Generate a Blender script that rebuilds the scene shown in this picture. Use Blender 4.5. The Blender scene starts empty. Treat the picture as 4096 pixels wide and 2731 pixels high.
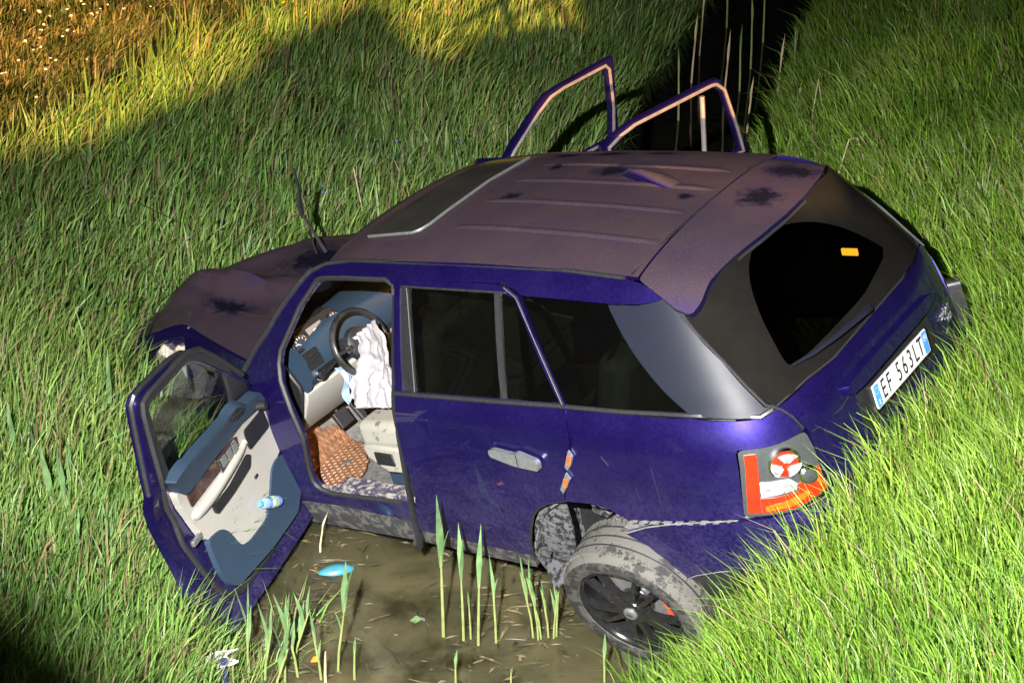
import bpy, bmesh, math, random
import numpy as np
from mathutils import Vector, Matrix
from mathutils.geometry import delaunay_2d_cdt
rnd = random.Random(7); nrg = np.random.default_rng(11)
scn = bpy.context.scene; COL = scn.collection
R_ = math.radians

# ------------------------------------------------------------------ camera, sky, lamps, exposure
CAMP = Vector((1.05486, -8.809, 5.12885)); PITCH = 27.48
cam = bpy.data.cameras.new('camera'); cam.sensor_width = 36; cam.lens = 60.0; cam.clip_end = 500; cam.clip_start = .05
camo = bpy.data.objects.new('camera', cam); COL.objects.link(camo)
camo.location = CAMP; camo.rotation_euler = (R_(90 - PITCH), 0, 0); scn.camera = camo
w = bpy.data.worlds.new('World'); scn.world = w; w.use_nodes = True
wn = w.node_tree; bg = wn.nodes['Background']
sky = wn.nodes.new('ShaderNodeTexSky'); sky.sky_type = 'NISHITA'; sky.sun_disc = False
sky.sun_elevation = R_(4); sky.sun_rotation = R_(200)
wn.links.new(sky.outputs[0], bg.inputs[0]); bg.inputs[1].default_value = .0009
def spot(name, loc, target, power, col, size, blend, radius):
    l = bpy.data.lights.new(name, 'SPOT'); l.energy = power; l.color = col; l.spot_size = R_(size); l.spot_blend = blend; l.shadow_soft_size = radius
    o = bpy.data.objects.new(name, l); COL.objects.link(o); o.location = loc
    o.rotation_euler = (Vector(target) - Vector(loc)).to_track_quat('-Z', 'Y').to_euler(); return o
spot('camera_flash', (.30, -8.55, 5.50), (1.15, -3.45, .3), 15500, (1, .985, .96), 71, 1.0, .022)
spot('street_lamp_light', (7.5, -45, 11.8), (-.8, 4.0, 1.0), 520000, (1, .58, .18), 24, .55, .32)
vs = scn.view_settings; vs.view_transform = 'Standard'; vs.look = 'None'; vs.exposure = 0; vs.gamma = 1; vs.use_curve_mapping = False
scn.render.engine = 'CYCLES'; scn.cycles.max_bounces = 8; scn.cycles.transparent_max_bounces = 16
scn.cycles.sample_clamp_indirect = 4; scn.cycles.use_denoising = True

# ------------------------------------------------------------------ helpers
def new(name, me, parent=None):
    o = bpy.data.objects.new(name, me); COL.objects.link(o)
    if parent is not None: o.parent = parent
    return o
def tag(o, label=None, cat=None, group=None, kind=None):
    if label: o['label'] = label
    if cat: o['category'] = cat
    if group: o['group'] = group
    if kind: o['kind'] = kind
    return o
def empty(name, loc=(0, 0, 0), rz=0, parent=None):
    o = new(name, None, parent); o.empty_display_size = .1; o.location = loc; o.rotation_euler = (0, 0, rz); return o
def mk(name, V, F, mat, parent=None, smooth=True, angle=35, solid=0, bevel=0, sub=0):
    me = bpy.data.meshes.new(name); me.from_pydata([tuple(v) for v in V], [], F); me.materials.append(mat)
    if smooth:
        me.shade_smooth(); me.set_sharp_from_angle(angle=R_(angle))
    o = new(name, me, parent)
    if bevel:
        m = o.modifiers.new('bevel', 'BEVEL'); m.width = bevel; m.segments = 2; m.limit_method = 'ANGLE'; m.angle_limit = R_(40)
    if solid:
        m = o.modifiers.new('solid', 'SOLIDIFY'); m.thickness = solid; m.offset = -1
        if smooth:
            m = o.modifiers.new('split', 'EDGE_SPLIT'); m.split_angle = R_(50); m.use_edge_sharp = False
    if sub:
        m = o.modifiers.new('sub', 'SUBSURF'); m.levels = m.render_levels = sub
    return o
class MB:
    def __init__(s): s.V = []; s.F = []
    def add(s, V, F):
        n = len(s.V); s.V += [tuple(v) for v in V]; s.F += [tuple(i + n for i in f) for f in F]; return s
    def box(s, c, d, rot=None):
        x, y, z = d[0]/2, d[1]/2, d[2]/2
        V = [Vector(p) for p in ((-x,-y,-z),(x,-y,-z),(x,y,-z),(-x,y,-z),(-x,-y,z),(x,-y,z),(x,y,z),(-x,y,z))]
        if rot is not None: V = [rot @ v for v in V]
        V = [v + Vector(c) for v in V]
        return s.add(V, [(0,3,2,1),(4,5,6,7),(0,1,5,4),(1,2,6,5),(2,3,7,6),(3,0,4,7)])
    def tube(s, P, r, n=6, flat=1.0, cap=True):
        P = [Vector(p) for p in P]; V = []; F = []
        ref = None
        for i, p in enumerate(P):
            t = (P[min(i+1, len(P)-1)] - P[max(i-1, 0)]).normalized()
            if ref is None:
                ref = Vector((0,0,1)) if abs(t.z) < .9 else Vector((1,0,0))
            a = t.cross(ref).normalized(); b = a.cross(t).normalized(); ref = b
            rr = r[i] if isinstance(r, (list, tuple)) else r
            for k in range(n):
                q = 2*math.pi*k/n; V.append(p + a*math.cos(q)*rr + b*math.sin(q)*rr*flat)
        for i in range(len(P)-1):
            for k in range(n):
                F.append((i*n+k, i*n+(k+1)%n, (i+1)*n+(k+1)%n, (i+1)*n+k))
        if cap:
            F.append(tuple(range(n-1,-1,-1))); F.append(tuple((len(P)-1)*n+k for k in range(n)))
        return s.add(V, F)
    def lathe(s, prof, n=32, axis='y', c=(0,0,0), closed=False):
        V = []; F = []
        for (r, h) in prof:
            for k in range(n):
                q = 2*math.pi*k/n; a, b = r*math.cos(q), r*math.sin(q)
                V.append({'y': (c[0]+a, c[1]+h, c[2]+b), 'z': (c[0]+a, c[1]+b, c[2]+h), 'x': (c[0]+h, c[1]+a, c[2]+b)}[axis])
        m = len(prof)
        for i in range(m if closed else m-1):
            for k in range(n):
                j = (i+1) % m; F.append((i*n+k, j*n+k, j*n+(k+1)%n, i*n+(k+1)%n))
        return s.add(V, F)
    def prism(s, poly, f0, f1):                     # poly (u,v); f0,f1 map to the two end faces
        n = len(poly); V = [f0(*p) for p in poly] + [f1(*p) for p in poly]
        F = [tuple(range(n-1,-1,-1)), tuple(range(n, 2*n))] + [(i, (i+1)%n, n+(i+1)%n, n+i) for i in range(n)]
        return s.add(V, F)
    def build(s, name, mat, parent=None, **k): return mk(name, s.V, s.F, mat, parent, **k)
def chaikin(P, it=2, keep=None):
    for _ in range(it):
        Q = []
        for i in range(len(P)):
            a, b = P[i], P[(i+1) % len(P)]
            Q.append((a[0]*.75+b[0]*.25, a[1]*.75+b[1]*.25)); Q.append((a[0]*.25+b[0]*.75, a[1]*.25+b[1]*.75))
        P = Q
    return P
def soft(P, r=.02, n=4):                            # round the corners of a polygon with radius ~r
    Q = []; N = len(P)
    for i in range(N):
        a, b, c = Vector(P[i-1]), Vector(P[i]), Vector(P[(i+1) % N])
        u = a-b; v = c-b; lu, lv = u.length, v.length
        d = min(r, lu*.45, lv*.45)
        p, q = b+u/lu*d, b+v/lv*d
        for k in range(n+1):
            t = k/n; Q.append(tuple(p*(1-t)**2 + b*2*t*(1-t) + q*t*t))
    return Q
def inpoly(P, x, y):
    P = np.asarray(P); x0, y0 = P[:,0], P[:,1]; x1, y1 = np.roll(x0,-1), np.roll(y0,-1)
    c = (y0 > y) != (y1 > y)
    with np.errstate(divide='ignore', invalid='ignore'):
        return bool(np.sum(c & (x < (x1-x0)*(y-y0)/(y1-y0)+x0)) % 2)
def panel(name, poly, fn, mat, parent, holes=(), flip=False, solid=.012, grid=.045, **k):
    area = sum(poly[i-1][0]*poly[i][1]-poly[i][0]*poly[i-1][1] for i in range(len(poly)))
    vs_, es = [], []
    def loop(L):
        P = []
        for i in range(len(L)):
            a, b = L[i], L[(i+1) % len(L)]; d = math.dist(a, b); m = max(1, int(d/grid))
            for j in range(m): P.append((a[0]+(b[0]-a[0])*j/m, a[1]+(b[1]-a[1])*j/m))
        n0 = len(vs_); vs_.extend(Vector(p) for p in P); es.extend((n0+i, n0+(i+1) % len(P)) for i in range(len(P)))
    loop(poly)
    for h in holes: loop(h)
    xs = [p[0] for p in poly]; ys = [p[1] for p in poly]; B = np.array([v[:] for v in vs_])
    gx = np.arange(min(xs)+grid*.5, max(xs), grid); gy = np.arange(min(ys)+grid*.5, max(ys), grid)
    for x in gx:
        for y in gy:
            if np.min((B[:,0]-x)**2+(B[:,1]-y)**2) > (grid*.5)**2 and inpoly(poly, x, y) and not any(inpoly(h, x, y) for h in holes):
                vs_.append(Vector((x, y)))
    v2, e2, f2, *_ = delaunay_2d_cdt(vs_, es, [], 0, 1e-5)
    F = []
    for f in f2:
        cx = sum(v2[i][0] for i in f)/3; cy = sum(v2[i][1] for i in f)/3
        if inpoly(poly, cx, cy) and not any(inpoly(h, cx, cy) for h in holes):
            a, b, c = (v2[i] for i in f); A = (b[0]-a[0])*(c[1]-a[1])-(c[0]-a[0])*(b[1]-a[1])
            if abs(A) < 2e-6: continue
            f = tuple(f) if A > 0 else tuple(reversed(f))
            F.append(tuple(reversed(f)) if flip else f)
    return mk(name, [fn(v[0], v[1]) for v in v2], F, mat, parent, solid=solid, **k)

# ------------------------------------------------------------------ materials
def nm(name):
    m = bpy.data.materials.new(name); m.use_nodes = True; n = m.node_tree; b = n.nodes['Principled BSDF']; return m, n, b
def setp(b, base=None, rough=None, metal=None, coat=None, coatr=None, spec=None, trans=None, emit=None, es=None, ior=None):
    for k, v in (('Base Color', base), ('Emission Color', emit)):
        if v is not None: b.inputs[k].default_value = (*v, 1)
    for k, v in (('Roughness', rough), ('Metallic', metal), ('Coat Weight', coat), ('Coat Roughness', coatr), ('Specular IOR Level', spec), ('Transmission Weight', trans), ('Emission Strength', es), ('IOR', ior)):
        if v is not None: b.inputs[k].default_value = v
def node(n, t, **k):
    x = n.nodes.new(t)
    for a, v in k.items(): setattr(x, a, v)
    return x
def noise(n, scale, detail=4, rough=.55, coord=None, dist=0):
    x = node(n, 'ShaderNodeTexNoise'); x.inputs['Scale'].default_value = scale; x.inputs['Detail'].default_value = detail; x.inputs['Roughness'].default_value = rough; x.inputs['Distortion'].default_value = dist
    if coord is not None: n.links.new(coord, x.inputs['Vector'])
    return x.outputs['Fac']
def ramp(n, fac, stops):
    r = node(n, 'ShaderNodeValToRGB'); e = r.color_ramp.elements
    while len(e) < len(stops): e.new(.5)
    for i, (p, c) in enumerate(stops):
        e[i].position = p; e[i].color = (*c, 1) if len(c) == 3 else c
    n.links.new(fac, r.inputs[0]); return r.outputs[0]
def mixc(n, fac, a, b):
    m = node(n, 'ShaderNodeMix', data_type='RGBA')
    for s, v in ((0, fac), (6, a), (7, b)):
        if hasattr(v, 'is_output'): n.links.new(v, m.inputs[s])
        else: m.inputs[s].default_value = v if s == 0 else (*v, 1)
    return m.outputs[2]
def mth(n, op, a, b=0, c=None, clamp=False):
    m = node(n, 'ShaderNodeMath', operation=op, use_clamp=clamp)
    for i, v in enumerate((a, b, c)):
        if v is None: continue
        if hasattr(v, 'is_output'): n.links.new(v, m.inputs[i])
        else: m.inputs[i].default_value = v
    return m.outputs[0]
def objc(n): return node(n, 'ShaderNodeTexCoord').outputs['Object']
def bump(n, b, h, strength=.3, dist=.01):
    x = node(n, 'ShaderNodeBump'); x.inputs['Strength'].default_value = strength; x.inputs['Distance'].default_value = dist
    n.links.new(h, x.inputs['Height']); n.links.new(x.outputs[0], b.inputs['Normal'])
def simple(name, base, rough=.5, metal=0, var=.25, scale=30, bmp=0, **k):
    m, n, b = nm(name); setp(b, base, rough, metal, **k)
    if var:
        f = noise(n, scale, 5, coord=objc(n)); lo = tuple(c*(1-var) for c in base); hi = tuple(min(1, c*(1+var)) for c in base)
        n.links.new(ramp(n, f, [(.3, lo), (.7, hi)]), b.inputs['Base Color'])
        if bmp: bump(n, b, f, bmp, .004)
    return m
def paint(name, dust=0.0, smears=(), splash=0.0):
    m, n, b = nm(name); setp(b, rough=.40, metal=.85, coat=1, coatr=.03)
    co = objc(n); base = (.017, .009, .175)
    fl = noise(n, 900, 2, coord=co)
    col = mixc(n, fl, (.0072, .0032, .070), (.021, .010, .155))
    d1 = noise(n, 5, 6, .6, co); d2 = noise(n, 140, 3, .7, co); d3 = noise(n, 15, 7, .72, co, .8)
    dm = mth(n, 'ADD', mth(n, 'MULTIPLY', d1, .3), mth(n, 'MULTIPLY', d2, .7))
    if dust:
        fac = mth(n, 'MULTIPLY', ramp(n, dm, [(.3, (.80,)*3), (.60, (1,)*3)]), dust, clamp=True)
        wet = None
        for (p, r, sx) in smears:
            v = node(n, 'ShaderNodeVectorMath', operation='SUBTRACT'); n.links.new(co, v.inputs[0]); v.inputs[1].default_value = p
            v2 = node(n, 'ShaderNodeVectorMath', operation='MULTIPLY'); n.links.new(v.outputs[0], v2.inputs[0]); v2.inputs[1].default_value = (1/r, 1/(r*sx), 0)
            ln = node(n, 'ShaderNodeVectorMath', operation='LENGTH'); n.links.new(v2.outputs[0], ln.inputs[0])
            dd = mth(n, 'ADD', ln.outputs['Value'], mth(n, 'MULTIPLY', mth(n, 'SUBTRACT', d3, .5), 2.1))
            mask = ramp(n, dd, [(.42, (0,)*3), (.98, (1,)*3)])
            wet = mask if wet is None else mth(n, 'MULTIPLY', wet, mask)
        ge = node(n, 'ShaderNodeTexCoord').outputs['Normal']; sz = node(n, 'ShaderNodeSeparateXYZ'); n.links.new(ge, sz.inputs[0])
        fac = mth(n, 'MULTIPLY', fac, ramp(n, sz.outputs['Z'], [(.45, (.05,)*3), (.85, (1,)*3)]))
        sk = ramp(n, noise(n, 420, 2, .5, co), [(.70, (0,)*3), (.76, (1,)*3)])
        dcol = mixc(n, dm, (.010, .0065, .005), (.064, .042, .027)); dcol = mixc(n, sk, dcol, (.20, .18, .15))
        if wet is not None:
            dcol = mixc(n, wet, (.003, .0025, .004), dcol)
            fac = mth(n, 'MAXIMUM', fac, mth(n, 'MULTIPLY', mth(n, 'SUBTRACT', 1, wet), .97))
        col = mixc(n, fac, col, dcol)
        n.links.new(mth(n, 'MULTIPLY', mth(n, 'SUBTRACT', 1, fac), 1.0), b.inputs['Coat Weight'])
        n.links.new(mth(n, 'ADD', mth(n, 'MULTIPLY', mth(n, 'SUBTRACT', 1, fac), .42), .06), b.inputs['Specular IOR Level'])
        n.links.new(mth(n, 'ADD', mth(n, 'MULTIPLY', fac, .45), .40), b.inputs['Roughness'])
        n.links.new(mth(n, 'MULTIPLY', mth(n, 'SUBTRACT', 1, fac), .85), b.inputs['Metallic'])
    else:
        sp = node(n, 'ShaderNodeSeparateXYZ'); n.links.new(co, sp.inputs[0])
        low = node(n, 'ShaderNodeMapRange'); n.links.new(sp.outputs['Z'], low.inputs[0])
        for i, v in ((1, .3), (2, 1.0), (3, .95), (4, .14)): low.inputs[i].default_value = v
        st = noise(n, 60, 5, .7, co, .5)
        fac = mth(n, 'MULTIPLY', ramp(n, mth(n, 'ADD', mth(n, 'MULTIPLY', st, .6), mth(n, 'MULTIPLY', d1, .4)), [(.42, (.12,)*3), (.62, (.75,)*3)]), low.outputs[0], clamp=True)
        if splash: fac = mth(n, 'ADD', fac, mth(n, 'MULTIPLY', ramp(n, st, [(.55, (0,)*3), (.62, (1,)*3)]), splash), clamp=True)
        col = mixc(n, fac, col, (.05, .046, .045))
        n.links.new(mth(n, 'ADD', mth(n, 'MULTIPLY', fac, .4), .40), b.inputs['Roughness'])
        n.links.new(mth(n, 'SUBTRACT', 1, fac), b.inputs['Coat Weight'])
        n.links.new(mth(n, 'MULTIPLY', mth(n, 'SUBTRACT', 1, fac), .85), b.inputs['Metallic'])
    n.links.new(col, b.inputs['Base Color']); return m
def glass(name, tint, dust=0.0, dustcol=(.055, .052, .05), refl=1.0):
    m = bpy.data.materials.new(name); m.use_nodes = True; n = m.node_tree; n.nodes.clear()
    out = node(n, 'ShaderNodeOutputMaterial'); tr = node(n, 'ShaderNodeBsdfTransparent'); tr.inputs[0].default_value = (*tint, 1)
    gl = node(n, 'ShaderNodeBsdfGlossy'); gl.inputs['Roughness'].default_value = .02; gl.inputs[0].default_value = (.9, .9, .9, 1)
    fr = node(n, 'ShaderNodeLayerWeight'); fr.inputs[0].default_value = .5
    mx = node(n, 'ShaderNodeMixShader'); n.links.new(mth(n, 'ADD', mth(n, 'MULTIPLY', mth(n, 'POWER', fr.outputs['Facing'], 5), .9), .022), mx.inputs[0]); n.links.new(tr.outputs[0], mx.inputs[1]); n.links.new(gl.outputs[0], mx.inputs[2])
    last = mx.outputs[0]
    if dust:
        co = objc(n); df = node(n, 'ShaderNodeBsdfDiffuse'); df.inputs[0].default_value = (*dustcol, 1)
        a = noise(n, 4, 6, .6, co); b = noise(n, 160, 3, .7, co)
        f = mth(n, 'MULTIPLY', mth(n, 'ADD', mth(n, 'MULTIPLY', a, .9), mth(n, 'MULTIPLY', b, .7)), dust, clamp=True)
        m2 = node(n, 'ShaderNodeMixShader'); n.links.new(f, m2.inputs[0]); n.links.new(last, m2.inputs[1]); n.links.new(df.outputs[0], m2.inputs[2]); last = m2.outputs[0]
    n.links.new(last, out.inputs[0]); return m
def spotted(name, a, b_, scale, thr, rough=.6, ra=None):
    m, n, b = nm(name); co = objc(n); f = noise(n, scale, 6, .65, co, .3); g = noise(n, scale*4, 3, .6, co)
    h = mth(n, 'ADD', mth(n, 'MULTIPLY', f, .75), mth(n, 'MULTIPLY', g, .25))
    n.links.new(ramp(n, h, [(thr-.03, a), (thr+.03, b_)]), b.inputs['Base Color']); setp(b, rough=rough)
    n.links.new(ramp(n, h, [(thr-.03, (ra if ra is not None else rough,)*3), (thr+.03, (rough,)*3)]), b.inputs['Roughness'])
    bump(n, b, h, .4, .006); return m
SM = [((2.41,.30,0),.16,.5), ((3.32,.11,0),.13,.9), ((3.31,.42,0),.16,.7), ((2.17,.58,0),.17,.35), ((2.0,-.02,0),.07,.8), ((1.92,.56,0),.12,.4), ((2.97,.05,0),.06,.7), ((1.52,.32,0),.12,.5), ((2.02,.35,0),.06,.9), ((2.5,.60,0),.12,.3)]
M = {}
M['paint'] = paint('violet_blue_paint'); M['roof'] = paint('dusty_roof_paint', .92, SM); M['hood'] = paint('dusty_bonnet_paint', .90, [((.1,.3,0),.3,.8), ((-.05,-.30,0),.22,.5)])
M['black'] = simple('black_plastic', (.010, .010, .011), .5, 0, .3, 40)
M['satin'] = simple('satin_black_trim', (.016, .016, .018), .42, 0, .3, 60)
M['rubber'] = simple('rubber_seal', (.012, .012, .013), .6, 0, .3, 60)
M['sill'] = spotted('muddy_sill_plastic', (.03, .03, .035), (.10, .095, .085), 14, .52, .7)
M['pillar'] = simple('dark_silver_pillar', (.0085, .0098, .0165), .46, .0, .12, 300, spec=.2)
M['silver'] = simple('satin_silver', (.27, .28, .28), .35, .7, .15, 60)
M['chrome'] = simple('chrome', (.8, .8, .82), .12, 1, .05, 50)
M['privacy'] = glass('privacy_glass', (.29, .31, .28), .02)
M['clear'] = glass('door_glass', (.80, .84, .81), .02)
M['rearglass'] = glass('dusty_rear_glass', (.22, .22, .22), .24, (.036, .033, .030))
M['wiped'] = glass('wiped_rear_glass', (.30, .30, .28), 0)
M['sunroof'] = glass('dusty_roof_glass', (.1, .1, .1), .5, (.055, .052, .045))
M['wind'] = glass('windscreen_glass', (.5, .55, .52), .25, (.10, .09, .075))
M['bluetrim'] = simple('blue_grey_trim', (.017, .034, .058), .55, 0, .12, 120, bmp=.15)
M['cream'] = spotted('scuffed_cream_trim', (.24, .22, .19), (.30, .285, .255), 9, .30, .5)
M['creamseat'] = spotted('dirty_cream_leather', (.10, .095, .08), (.27, .26, .22), 13, .42, .5)
M['seatdark'] = simple('seat_back_leather', (.22, .24, .20), .6, 0, .2, 20)
M['wood'] = simple('dark_gloss_wood', (.045, .022, .015), .2, 0, .5, 18, coat=1, coatr=.05)
M['orangewood'] = simple('brown_side_trim', (.30, .11, .03), .45, 0, .2, 18)
M['carpet'] = simple('grey_carpet', (.11, .105, .10), .9, 0, .4, 40, bmp=.4)
M['grime'] = spotted('wet_mud_on_sill', (.05, .04, .07), (.30, .28, .25), 24, .52, .4)
M['mat'] = simple('copper_rubber_mat', (.20, .10, .055), .32, .25, .4, 25)
M['white'] = simple('white_cloth', (.26, .24, .25), .8, 0, .06, 12)
M['paleblue'] = simple('pale_blue_cloth', (.19, .27, .43), .8, 0, .1, 12)
M['tyre'] = spotted('muddy_tyre_rubber', (.020, .019, .018), (.075, .071, .062), 13, .46, .85)
M['wall'] = spotted('muddy_tyre_sidewall', (.012, .012, .012), (.045, .042, .038), 16, .5, .7)
M['rim'] = simple('gloss_black_rim', (.012, .012, .013), .18, .2, .3, 40, coat=1, coatr=.04)
M['disc'] = simple('brake_disc_steel', (.5, .5, .5), .3, .85, .2, 40)
M['caliper'] = simple('red_caliper', (.65, .05, .015), .4, 0, .1, 20)
M['liner'] = spotted('splashed_liner', (.012, .012, .013), (.085, .085, .09), 30, .49, .55)
M['greyfoam'] = simple('grey_bumper_bracket', (.12, .115, .12), .6, 0, .4, 25, bmp=.4)
M['lensred'] = simple('red_lens', (.50, .018, .006), .12, 0, .15, 60, coat=1)
M['lensamber'] = simple('amber_lens', (.62, .085, .008), .12, 0, .45, 70, coat=1)
M['lenscl'] = simple('reflector_chrome', (.34, .34, .36), .14, .4, .6, 45)
M['lampgrey'] = simple('lamp_housing_grey', (.07, .075, .08), .3, .5, .1, 60, coat=1)
M['plate'] = simple('plate_white', (.62, .62, .61), .4, 0, .03, 30)
M['plateblue'] = simple('plate_blue', (.06, .25, .72), .4, 0, .05, 30)
M['ink'] = simple('plate_ink', (.012, .012, .014), .5, 0, 0)
M['badge'] = simple('badge_chrome', (.75, .74, .75), .2, .9, .1, 60)
M['screen'], _n, _b = nm('instrument_display'); setp(_b, (.1, .08, .06), .3, emit=(.9, .8, .7), es=.35)
M['dial'] = simple('dial_face', (.03, .03, .035), .3, 0, .2, 60)
M['lamp'], _n, _b = nm('amber_lamp'); setp(_b, (.9, .45, .05), .3, emit=(1, .40, .02), es=16)
M['courtesy'], _n, _b = nm('courtesy_lamp'); setp(_b, (.9, .6, .3), .3, emit=(1, .45, .12), es=8)
M['indic'], _n, _b = nm('amber_indicator'); setp(_b, (.9, .3, .02), .3, emit=(1, .35, .03), es=.8)
M['bottle'] = simple('clear_blue_bottle', (.18, .28, .70), .15, 0, .4, 30, coat=1)
M['bottlelabel'] = simple('green_white_label', (.35, .5, .35), .4, 0, .6, 40)
M['cyan'] = simple('pale_cyan_plastic', (.035, .17, .23), .35, 0, .12, 30, coat=1)
M['paper'] = spotted('muddy_white_paper', (.10, .09, .08), (.45, .44, .41), 40, .46, .7)
M['orange'] = simple('orange_scrap', (.85, .22, .03), .5, 0, .1, 30)
M['dry'] = simple('dry_straw', (.42, .34, .20), .8, 0, .25, 20)
M['reedstem'] = simple('reed_stem', (.20, .24, .075), .55, 0, .3, 14)
M['reedleaf'] = simple('reed_leaf', (.11, .195, .075), .5, 0, .35, 14)
M['concrete'] = simple('concrete', (.30, .29, .27), .85, 0, .2, 6, bmp=.3)
M['asphalt'] = simple('asphalt', (.05, .05, .05), .9, 0, .3, 40, bmp=.3)
def plastic_glassy():
    m, n, b = nm('broken_lamp_plastic'); setp(b, (.8, .8, .78), .12, 0, trans=.55, coat=1); return m
M['lampglass'] = plastic_glassy()

# ------------------------------------------------------------------ terrain, water
def sfun(x, y):
    s = (x-.75)*.963 - (y+2.4)*.268
    k = np.clip((y-1.0)/3.5, 0, 1); k = k*k*(3-2*k)
    return s - .22*k*np.clip((.1-s)/.5, 0, 1)
def terr(x, y):
    s = sfun(x, y)
    z = np.interp(s, [-40,-9,-6,-4.2,-3.2,-2.5,-1.7,-1.2,-1.0,.3,.5,1,1.7,2.6,4,8,40], [1.5,1.45,1.38,1.18,.8,.45,.2,.04,-.3,-.35,.0,.40,1.02,1.55,1.95,2.1,2.15])
    n = .05*np.sin(x*2.1+1.3*np.sin(y*1.1))*np.cos(y*1.7+x*.6) + .03*np.sin(x*5.3+y*2.2)*np.sin(y*4.1-x)
    z = z + n*np.clip(np.abs(s+.3)-.9, 0, 1)
    z = z - .34*np.exp(-(((x-1.50)/.42)**2+((y+2.80)/.42)**2)**2)
    z = z - .30*np.exp(-(((x-1.30)/.36)**2+((y+2.30)/.45)**2)**2)
    z = z - .30*np.exp(-(((x-1.85)/.50)**2+((y+3.02)/.40)**2))
    e = np.interp(y, [-7.7,-7.55,-5.2,-4.6], [3.3,3.3,.9,-1.])
    return np.maximum(z, e)
ax = np.concatenate([np.linspace(-60,-7,14)[:-1], np.linspace(-7,9,129), np.linspace(9,60,14)[1:]])
ay = np.concatenate([np.linspace(-60,-9,12)[:-1], np.linspace(-9,12,169), np.linspace(12,80,16)[1:]])
GX, GY = np.meshgrid(ax, ay); GZ = terr(GX, GY)
nx, ny = len(ax), len(ay)
Vt = np.stack([GX.ravel(), GY.ravel(), GZ.ravel()], 1)
Ft = [(j*nx+i, j*nx+i+1, (j+1)*nx+i+1, (j+1)*nx+i) for j in range(ny-1) for i in range(nx-1)]
mg, n, b = nm('soil_and_thatch'); co = objc(n); f = noise(n, 9, 8, .7, co); setp(b, rough=.95)
n.links.new(ramp(n, f, [(.3, (.020, .030, .008)), (.6, (.05, .072, .02)), (.78, (.10, .09, .045))]), b.inputs['Base Color']); bump(n, b, f, .8, .05)
tag(mk('ground', Vt, Ft, mg), kind='structure')
mw, n, b = nm('murky_water'); co = objc(n); setp(b, rough=.045, ior=1.33, spec=.5)
f = noise(n, 1.6, 7, .62, co, .6); g = noise(n, 22, 5, .65, co); sp = node(n, 'ShaderNodeSeparateXYZ'); n.links.new(co, sp.inputs[0])
c = ramp(n, f, [(.36, (.020, .018, .008)), (.56, (.082, .073, .036)), (.7, (.092, .082, .042))])
vm = node(n, 'ShaderNodeVectorMath', operation='DISTANCE'); n.links.new(co, vm.inputs[0]); vm.inputs[1].default_value = (.55, -2.2, 0)
near_pale = ramp(n, mth(n, 'ADD', mth(n, 'MULTIPLY', vm.outputs['Value'], .22), mth(n, 'MULTIPLY', f, .35)), [(.30, (1,)*3), (.72, (0,)*3)])   # far channel coloured dark for the black sky it reflects, paler round the car
c = mixc(n, near_pale, (.006, .006, .004), c)
n.links.new(mixc(n, ramp(n, g, [(.62, (0,)*3), (.72, (.7,)*3)]), c, (.012, .011, .007)), b.inputs['Base Color']); bump(n, b, noise(n, 5, 2, .5, co), .025, .02); b.inputs['Subsurface Weight'].default_value = 1.0; b.inputs['Subsurface Radius'].default_value = (1, .9, .6); b.inputs['Subsurface Scale'].default_value = .35
wx0, wx1 = -3.5, 14
tag(mk('water', [(-6,-5.2,0),(3,-5.2,0),(16,40,0),(4,40,0)], [(0,1,2,3)], mw, smooth=False), kind='structure')
# unseen wall added behind the camera, its top shaped to cut the street lamp's light
top = [(-6,3.42),(.25,3.42),(.87,3.60),(1.21,3.73),(1.63,3.87),(1.8,3.93),(1.97,3.92),(2.0,3.80),(2.13,3.68),(2.62,3.60),(3.3,3.54),(3.4,4.3),(9,4.3)]
poly = [(-6,2.4)] + [(9,2.4)] + list(reversed(top))
tag(MB().prism(poly, lambda u,v:(u,-8.12,v), lambda u,v:(u,-8.34,v)).build('added_shadow_wall', M['concrete'], smooth=False), kind='structure')
brd = [(-.5,5.0),(-.5,5.17),(.14,5.167),(.19,5.155),(.2275,5.114),(.245,5.06),(.24,5.0)]
tag(MB().prism(brd, lambda u,v:(u,-8.11,v), lambda u,v:(u,-8.13,v)).box((-.45,-8.16,4.2),(.05,.05,2.0)).build('added_flash_blocker', M['concrete'], smooth=False), kind='structure')  # unseen board added in front of the flash to shade the lower left corner
tag(mk('road', [(-60,-60,3.306),(60,-60,3.306),(60,-8.4,3.306),(-60,-8.4,3.306)], [(0,1,2,3)], M['asphalt'], smooth=False), kind='structure')

# ------------------------------------------------------------------ the car
CM = Matrix(((.76726769,.58357804,-.26596423,0), (-.59469516,.80265804,.04558217,0), (.24007908,.12319392,.96290461,-.28), (0,0,0,1)))
car = new('crashed_car', None); car.matrix_world = CM; car.empty_display_size = .3
tag(car, 'violet blue off-road estate car crashed nose down in the ditch with doors open', 'car')
ZS = [.20,.28,.35,.50,.70,.90,1.05,1.12,1.18,1.215,1.30,1.45,1.60,1.66,1.70,1.73]
WS = [.84,.875,.905,.94,.958,.962,.953,.938,.915,.893,.862,.795,.722,.69,.655,.60]
AZ = [.20,.30,.45,.70,.76,.9,1.0,1.1,1.2,1.22,1.68,1.75]; AX = [3.85,3.90,3.95,3.96,3.93,3.915,3.90,3.87,3.835,3.82,3.50,3.45]
def W0(x, z): return float(np.interp(z, ZS, WS)) - (.06*(.3-x)**2 if x < .3 else 0)
def S(u, z, off=0.0):
    """point of the car's side and rear skin: u runs rearwards along the left side, then round the tail to the right side"""
    ue = 3 + .9*math.pi
    if u > ue: return S2(3-(u-ue), z, off, 1)
    return S2(u, z, off, -1)
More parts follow.
